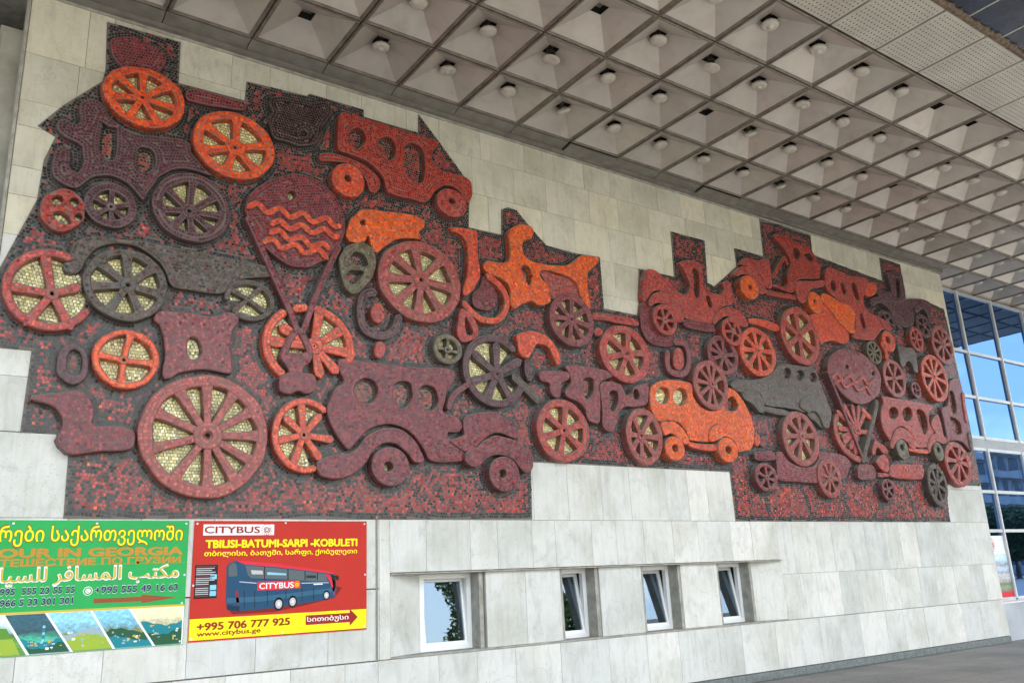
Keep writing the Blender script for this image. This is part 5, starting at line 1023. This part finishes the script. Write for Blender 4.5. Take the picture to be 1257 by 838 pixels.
# ------------------------------------------------------------------ canopy
CAN = empty('canopy'); tag(CAN, 'entrance canopy with a coffered grey ceiling of square pyramid panels', 'canopy')
NC = 24
def coffer_mesh():
    s_, f_, H = .5, .456, .22; a_ = .085; v = []; fc = []; fm = []
    def ring(h, z): k = len(v); v.extend([(-h, -h, z), (h, -h, z), (h, h, z), (-h, h, z)]); return k
    R0 = ring(.492, .05); R1 = ring(.492, 0); R2 = ring(.474, -.010); R3 = ring(f_, .004); R4 = ring(f_ - .012, .012); R5 = ring(a_, H); R6 = ring(a_, H + .10)
    for A, B, mi in ((R0, R1, 0), (R1, R2, 0), (R2, R3, 0), (R3, R4, 0), (R4, R5, 1), (R5, R6, 2)):
        for i in range(4): fc.append((A + i, A + (i + 1) % 4, B + (i + 1) % 4, B + i)); fm.append(mi)
    fc.append((R6 + 3, R6 + 2, R6 + 1, R6)); fm.append(2)
    me = bpy.data.meshes.new('coffer'); me.from_pydata([(x * GSX, y * GSY, z) for x, y, z in v], [], [q[::-1] for q in fc]); [me.materials.append(M[k]) for k in ('frame_metal', 'coffer', 'dark')]
    me.polygons.foreach_set('material_index', fm); me.update(); return me
CM = coffer_mesh()
def lamp_mesh(kind):
    m_ = MB()
    if kind == 'dome': m_.lathe([(.0, -.048), (.05, -.045), (.088, -.034), (.112, -.012), (.116, .006), (.10, .026), (.06, .04), (.05, .05)], 20, 0)
    else: m_.lathe([(.0, -.055), (.034, -.052), (.042, -.034), (.06, -.032), (.07, -.036), (.10, -.024), (.118, -.002), (.10, .024), (.06, .04), (.05, .05)], 20, 0)
    return m_
LG, LR = MB(), MB()
lampA = lamp_mesh('dome'); lampB = lamp_mesh('ring'); lampM = {}
for nm, m_ in (('dome', lampA), ('ring', lampB)):
    o = m_.obj('glass_bowl', M['lamp'], None, smooth=True); lampM[nm] = o.data; bpy.data.objects.remove(o)
st = MB(); st.lathe([(.05, .045), (.055, .06), (.03, .07), (.03, .17)], 10); st.box(-.07, .07, -.012, .012, .07, .085); st.box(-.07, -.055, -.01, .01, .03, .085); st.box(.055, .07, -.01, .01, .03, .085)
o = st.obj('mount', M['lamp_metal'], None); MOUNT = o.data; bpy.data.objects.remove(o)
RING = {(1, 0), (2, 0), (5, 3), (6, 3), (6, 2), (7, 2)}
MISSING = {(0, 0), (12, 0), (6, 1), (11, 1), (3, 2), (9, 3), (10, 3), (13, 1), (15, 0)}
BROKEN = {(3, 1), (5, 2)}; TILT = {(9, 0), (7, 1), (12, 1), (14, 0), (4, 0)}
ords = ['first', 'second', 'third', 'fourth', 'fifth', 'sixth', 'seventh', 'eighth', 'ninth', 'tenth', 'eleventh', 'twelfth', 'thirteenth', 'fourteenth', 'fifteenth', 'sixteenth', 'seventeenth', 'eighteenth', 'nineteenth', 'twentieth']
cnt = {}
for r in range(-1, 4):
    for c in range(-3, NC):
        if r == -1 and c < 16: continue
        x, y = GX0 + (c + .5) * GSX, GY0 - (r + .5) * GSY
        o = link(bpy.data.objects.new('coffer', CM), CAN); o.location = (x, y, ZC)
        if (c, r) in MISSING: continue
        u, v = project(x, y, ZC + .1)
        if not (-15 < u < 1272 and -15 < v < 853): continue
        cnt[r] = cnt.get(r, 0) + 1
        row = {-1: 'short row above the glass facade', 0: 'row nearest the mosaic wall', 1: 'second row from the wall', 2: 'third row from the wall', 3: 'row beside the perforated panels'}[r]
        kind = 'ring' if (c, r) in RING else 'dome'; br = (c, r) in BROKEN
        L = empty('ceiling_lamp', (x, y, ZC + .135)); 
        lab = ('broken lamp on bare bracket, ' if br else ('ringed spot lamp, ' if kind == 'ring' else ('tilted round lamp, ' if (c, r) in TILT else 'round bowl lamp, '))) + ords[cnt[r] - 1] + ' from left in the ' + row
        tag(L, lab, 'lamp', 'lamps hanging in the ceiling coffers')
        mo = link(bpy.data.objects.new('mount', MOUNT), L); gl = link(bpy.data.objects.new('glass_bowl', lampM[kind]), L)
        j = random.uniform(-.12, .12)
        if br: gl.scale = (1, 1, .35); gl.location = (0, 0, -.06); gl.rotation_euler = (R(8), R(12), 0); 
        elif (c, r) in TILT: L.rotation_euler = (R(10), R(-28), 0)
        else: L.rotation_euler = (j, random.uniform(-.12, .12), 0)
# perforated panels in the outer row, strip panels by the wall
for c in range(-3, NC):
    m_ = MB().chamfer_box(-.48 * GSX, .48 * GSX, 0, .04, -.48 * GSY, .48 * GSY, .012)
    v = [(x_, z_, y_) for x_, y_, z_ in m_.v]     # turn the bevelled side down
    o = mesh_obj('perforated_panel', v, [q[::-1] for q in m_.f], M['perf'], CAN, None, loc=(GX0 + (c + .5) * GSX, GY0 - 4.5 * GSY, ZC - .006))
for c in range(-3, 17):
    x0_ = GX0 + c * GSX; x1_ = min(x0_ + GSX, XR + .02)
    if x0_ > XR: break
    v = [(x0_ + .006, GY0 + .015, ZC + .004), (x1_ - .006, GY0 + .015, ZC + .004), (x1_ - .006, YW - .075, ZC - .035), (x0_ + .006, YW - .075, ZC - .035), (x0_ + .006, GY0 + .015, ZC + .03), (x1_ - .006, GY0 + .015, ZC + .03), (x1_ - .006, YW - .075, ZC), (x0_ + .006, YW - .075, ZC)]
    o = mesh_obj('edge_panel', v, [(3, 2, 1, 0), (4, 5, 6, 7), (0, 1, 5, 4), (1, 2, 6, 5), (2, 3, 7, 6), (3, 0, 4, 7)], M['soffit'], CAN)
    if c in (5, 8): o.rotation_euler = (0, R(.15), 0); o.location = (0, 0, -.012)
MB().box(XL - 2.5, XR + .02, YW - .085, YW + .03, ZC - .095, ZC - .04).obj('cornice_strip', M['soffit'], CAN)
MB().box(XL - 2.5, XR + .02, YW - .025, YW + .025, ZC - .125, ZC - .096).obj('cornice_strip', M['ledge'], CAN)
MB().box(-4, GX0 + NC * GSX, 1.6, 14, ZC + .32, ZC + .75).obj('roof_slab', M['ledge'], CAN)
MB().box(-4, GX0 + NC * GSX, 4.13, 11.2, ZC + .052, ZC + .06).obj('void_backing', M['dark'], CAN) if False else None
for k in range(-3, NC + 1): MB().box(GX0 + k * GSX - .03, GX0 + k * GSX + .03, GY0 - 5 * GSY, GY0 + (1 * GSY if k > 16 else .0), ZC + .046, ZC + .06).obj('grid_rail', M['dark'], CAN)
for k in (4, 7, 9): MB().box(GX0 + k * GSX - .012, GX0 + k * GSX + .012, GY0 - 4 * GSY, GY0, ZC - .004, ZC + .02).obj('rusty_rail', M['rust'], CAN)
for k in range(0, 6): MB().box(-2, GX0 + NC * GSX, GY0 - k * GSY - .025, GY0 - k * GSY + .025, ZC + .062, ZC + .09).obj('grid_rail', M['dark'], CAN)
# crumbling outer edge and the dark glazed panels beyond it
ey = GY0 - 5 * GSY; nn = 460; V = []; F = []
for i in range(nn + 1):
    x = -2 + i * .058; jg = random.uniform(-.035, .05); 
    jg *= .7; V += [(x, ey + .012, ZC - .006), (x, ey - .03 - jg * .4, ZC - .014 - abs(jg) * .3), (x, ey - .065 - jg, ZC + .01), (x, ey - .065 - jg, ZC + .32)]
for i in range(nn):
    for j in range(3): F.append((4 * i + j, 4 * i + 4 + j, 4 * i + 5 + j, 4 * i + 1 + j)[::-1])
mesh_obj('worn_edge', V, F, M['rust'], CAN)
x = GX0 - 3 * GSX + .62 - .12
while x < GX0 + NC * GSX:
    MB().box(x + .012, x + .83 - .012, 1.62, ey - .075, ZC + .03, ZC + .05).obj('glazed_panel', M['navy'], CAN)
    MB().box(x - .010, x + .010, 1.62, ey - .06, ZC + .024, ZC + .048).obj('panel_joint', M['joint_pale'], CAN); x += .83
MB().box(-4, GX0 + NC * GSX, 1.54, 1.60, ZC - .25, ZC + .75).obj('fascia', M['soffit'], CAN)

# ------------------------------------------------------------------ left side: pilaster and dark perforated cladding
px0, px1 = on_y(-8, 100, YW + .25)[0], on_y(24, 100, YW + .25)[0]
PL = empty('pilaster'); tag(PL, 'pale stone pilaster beside the left end of the marble wall', 'pilaster')
MB().box(px0, px1, YW + .25, YW + .6, 0, 7.75).obj('shaft', M['pilaster'], PL); MB().box(px0 + .02, px1 - .02, YW + .23, YW + .25, 0, 7.7).obj('facing', M['pilaster'], PL)
CL = empty('cladding'); tag(CL, 'dark perforated metal cladding behind the pilaster at far left', 'cladding')
for k in range(6):
    o = MB().chamfer_box(-.49, .49, 0, .03, -.66, .66, .01).obj('perforated_panel', M['perf_dark'], CL, loc=(.52 - .5 - k * 1.0, YW + .75, 7.4)); o2 = MB().chamfer_box(-.49, .49, 0, .03, -3.3, 3.3, .01).obj('perforated_panel', M['perf_dark'], CL, loc=(.52 - .5 - k * 1.0, YW + .75, 3.35))

# ------------------------------------------------------------------ curtain wall at the right
CW = empty('glass_facade'); tag(CW, 'blue reflective glass facade with pale frames at the right of the mosaic wall', 'facade')
gx = [19.16, 19.32 + .0, 20.98, 22.68, 24.38, 26.08, 27.0]; gz = [.80, 2.29, 3.18, 4.20]; gz2 = [4.42, 5.44, 6.58, 8.17]
gx = [19.16, 20.98, 22.68, 24.38, 26.08, 27.5]
for x in gx:
    for z0_, z1_ in ((.80, 4.20), (4.42, 8.17)):
        MB().box(x - .045, x + .045, YG - .05, YG + .06, z0_, z1_).obj('mullion', M['alu'], CW); MB().box(x - .012, x + .012, YG - .062, YG - .051, z0_, z1_).obj('mullion_cap', M['pvc'], CW)
def transom(z, w=.035):
    for a_, b_ in zip(gx[:-1], gx[1:]): MB().box(a_ + .046, b_ - .046, YG - .045, YG + .055, z - w, z + w).obj('transom', M['alu'], CW)
for z in gz[:-1] + [gz[-1] - .03, gz2[0] + .03] + gz2[1:3] + [8.13]: transom(z)
MB().box(19.16, 27.5, YG - .03, YG + .06, 4.205, 4.415).obj('spandrel', M['parapet'], CW)
for i, (a_, b_) in enumerate(zip(gx[:-1], gx[1:])):
    for zs in (gz, gz2):
        for z0_, z1_ in zip(zs[:-1], zs[1:]):
            o = MB().box(-(b_ - a_) / 2 + .03, (b_ - a_) / 2 - .03, 0, .012, -(z1_ - z0_) / 2 + .02, (z1_ - z0_) / 2 - .02).obj('pane', M['blue_glass'], CW, loc=((a_ + b_) / 2, YG, (z0_ + z1_) / 2))
            o.rotation_euler = (R(random.uniform(-.35, .35)), 0, R(random.uniform(-.4, .4)))
MB().box(19.16, 27.5, YG + .3, YG + .35, 0, 8.2).obj('dark_interior', M['dark'], CW)
MB().box(XR + .035, 27.5, YW + .12, YG + .2, 0, .745).obj('parapet', M['parapet'], CW); MB().box(XR + .035, 27.5, YW + .10, YG - .05, .746, .77).obj('sill', M['pvc'], CW)
# small poster behind the lowest pane
SP = empty('window_poster'); tag(SP, 'white and red travel poster stuck in the lowest facade pane', 'poster')
def gpt(px, py): return on_y(px, py, YG - .012)
def q4(a_, b_): return [(a_[0], b_[1]), (b_[0], b_[1]), (b_[0], a_[1]), (a_[0], a_[1])]
x0_, x1_ = 19.25, 20.93; zt_, zb_ = gpt(1228, 657)[1], gpt(1240, 737)[1]
def sb_(f0, f1, name, mt_, y): z_0 = zb_ + (zt_ - zb_) * f0; z_1 = zb_ + (zt_ - zb_) * f1; return board(name, [(x0_, z_0), (x1_, z_0), (x1_, z_1), (x0_, z_1)], .001, mt_, SP, y)
sb_(0, 1, 'board', I_['white'], YG - .010); sb_(0, .14, 'red_strip', I_['hotred'], YG - .013); sb_(.14, .42, 'photo', photo_mat('street_print', (.5, .5, .5), (.2, .3, .15), (.2, .15, .12), 2), YG - .013); sb_(.42, .72, 'photo', photo_mat('mountain_print', (.6, .8, .95), (.5, .6, .7), (.25, .35, .45), 1), YG - .013)
spiral((20.35, zb_ + (zt_ - zb_) * .86), .16, SP, YG - .013, I_['hotred'])

# ------------------------------------------------------------------ what stands across the plaza (seen mirrored in the glass)
def far_block(x0_, x1_, y0_, y1_, h_, floors, label):
    B_ = empty('office_block'); tag(B_, label, 'building'); MB().box(x0_, x1_, y0_, y1_, 0, h_).obj('wall', M['concrete_far'], B_)
    for k in range(floors):
        z_ = 1.2 + k * (h_ - 1) / floors; MB().box(x0_ - .5, x1_ + .5, y1_, y1_ + 1.2, z_ + 1.9, z_ + 2.9).obj('balcony', M['concrete_far'], B_)
        nwin = int((x1_ - x0_) / 3.2); mw = bpy.data.meshes.get('far_win')
        for j in range(nwin): MB().box(x0_ + 1 + j * 3.2, x0_ + 3 + j * 3.2, y1_ + .01, y1_ + .06, z_, z_ + 1.7).obj('window', M['far_window'], B_)
far_block(44, 92, -46, -32, 13, 4, 'pale concrete office block with long balconies across the plaza')
far_block(100, 150, -60, -40, 17, 5, 'taller concrete block further along the plaza')
def tree(x, y, h_, rad, mat, kind, label):
    T_ = empty('tree', (x, y, 0)); tag(T_, label, 'tree', 'trees across the plaza')
    MB().lathe([(rad * .10, 0), (rad * .08, h_ * .3), (rad * .03, h_ * .8)], 8).obj('trunk', M['bark'], T_)
    n_ = 9000; t_ = RNG.random(n_); 
    if kind == 'cypress': rr = rad * np.minimum(1, (1 - t_) * 1.6 + .05) * np.sqrt(RNG.random(n_)); z_ = h_ * (.06 + .94 * t_)
    else:
        t2 = RNG.random(n_) * 2 - 1; z_ = h_ * (.62 + .36 * t2); rr = rad * np.sqrt(np.maximum(0, 1 - t2 ** 2)) * RNG.random(n_) ** .4 * (1 + .25 * np.sin(z_ * 1.3))
    a_ = RNG.random(n_) * 2 * math.pi; c_ = np.stack([rr * np.cos(a_), rr * np.sin(a_), z_], 1); s_ = .12 * rad ** .5
    d1 = RNG.normal(size=(n_, 3)); d2 = RNG.normal(size=(n_, 3)); d1 *= s_ / np.linalg.norm(d1, axis=1)[:, None]; d2 *= s_ / np.linalg.norm(d2, axis=1)[:, None]
    V = np.stack([c_ - d1, c_ + d2, c_ + d1], 1).reshape(-1, 3); F = np.arange(n_ * 3).reshape(-1, 3).tolist(); mesh_obj('crown', V.tolist(), F, mat, T_)
tree(58, -24, 15, 2.2, M['leaf'], 'cypress', 'tall dark cypress in front of the office block'); tree(68, -24, 8, 2.6, M['leaf2'], 'broad', 'broad green tree right of the cypress')
tree(80, -24, 7.5, 3, M['leaf2'], 'broad', 'wide green tree before the middle of the office block'); tree(30, -20, 12, 3.6, M['leaf2'], 'broad', 'green tree mirrored in the small windows'); tree(27.5, -22, 13.5, 2.3, M['leaf2'], 'broad', 'green tree standing alone on the plaza'); tree(90, -22, 7, 3.0, M['leaf'], 'broad', 'dark tree at the right of the office block')
# building mass above and behind the wall
BM = empty('terminal_building'); tag(BM, 'upper storeys of the terminal rising behind the canopy', 'building'); MB().box(-6, 60, YG + 1.6, 24, 0, 10.5).obj('wall', M['concrete_far'], BM)
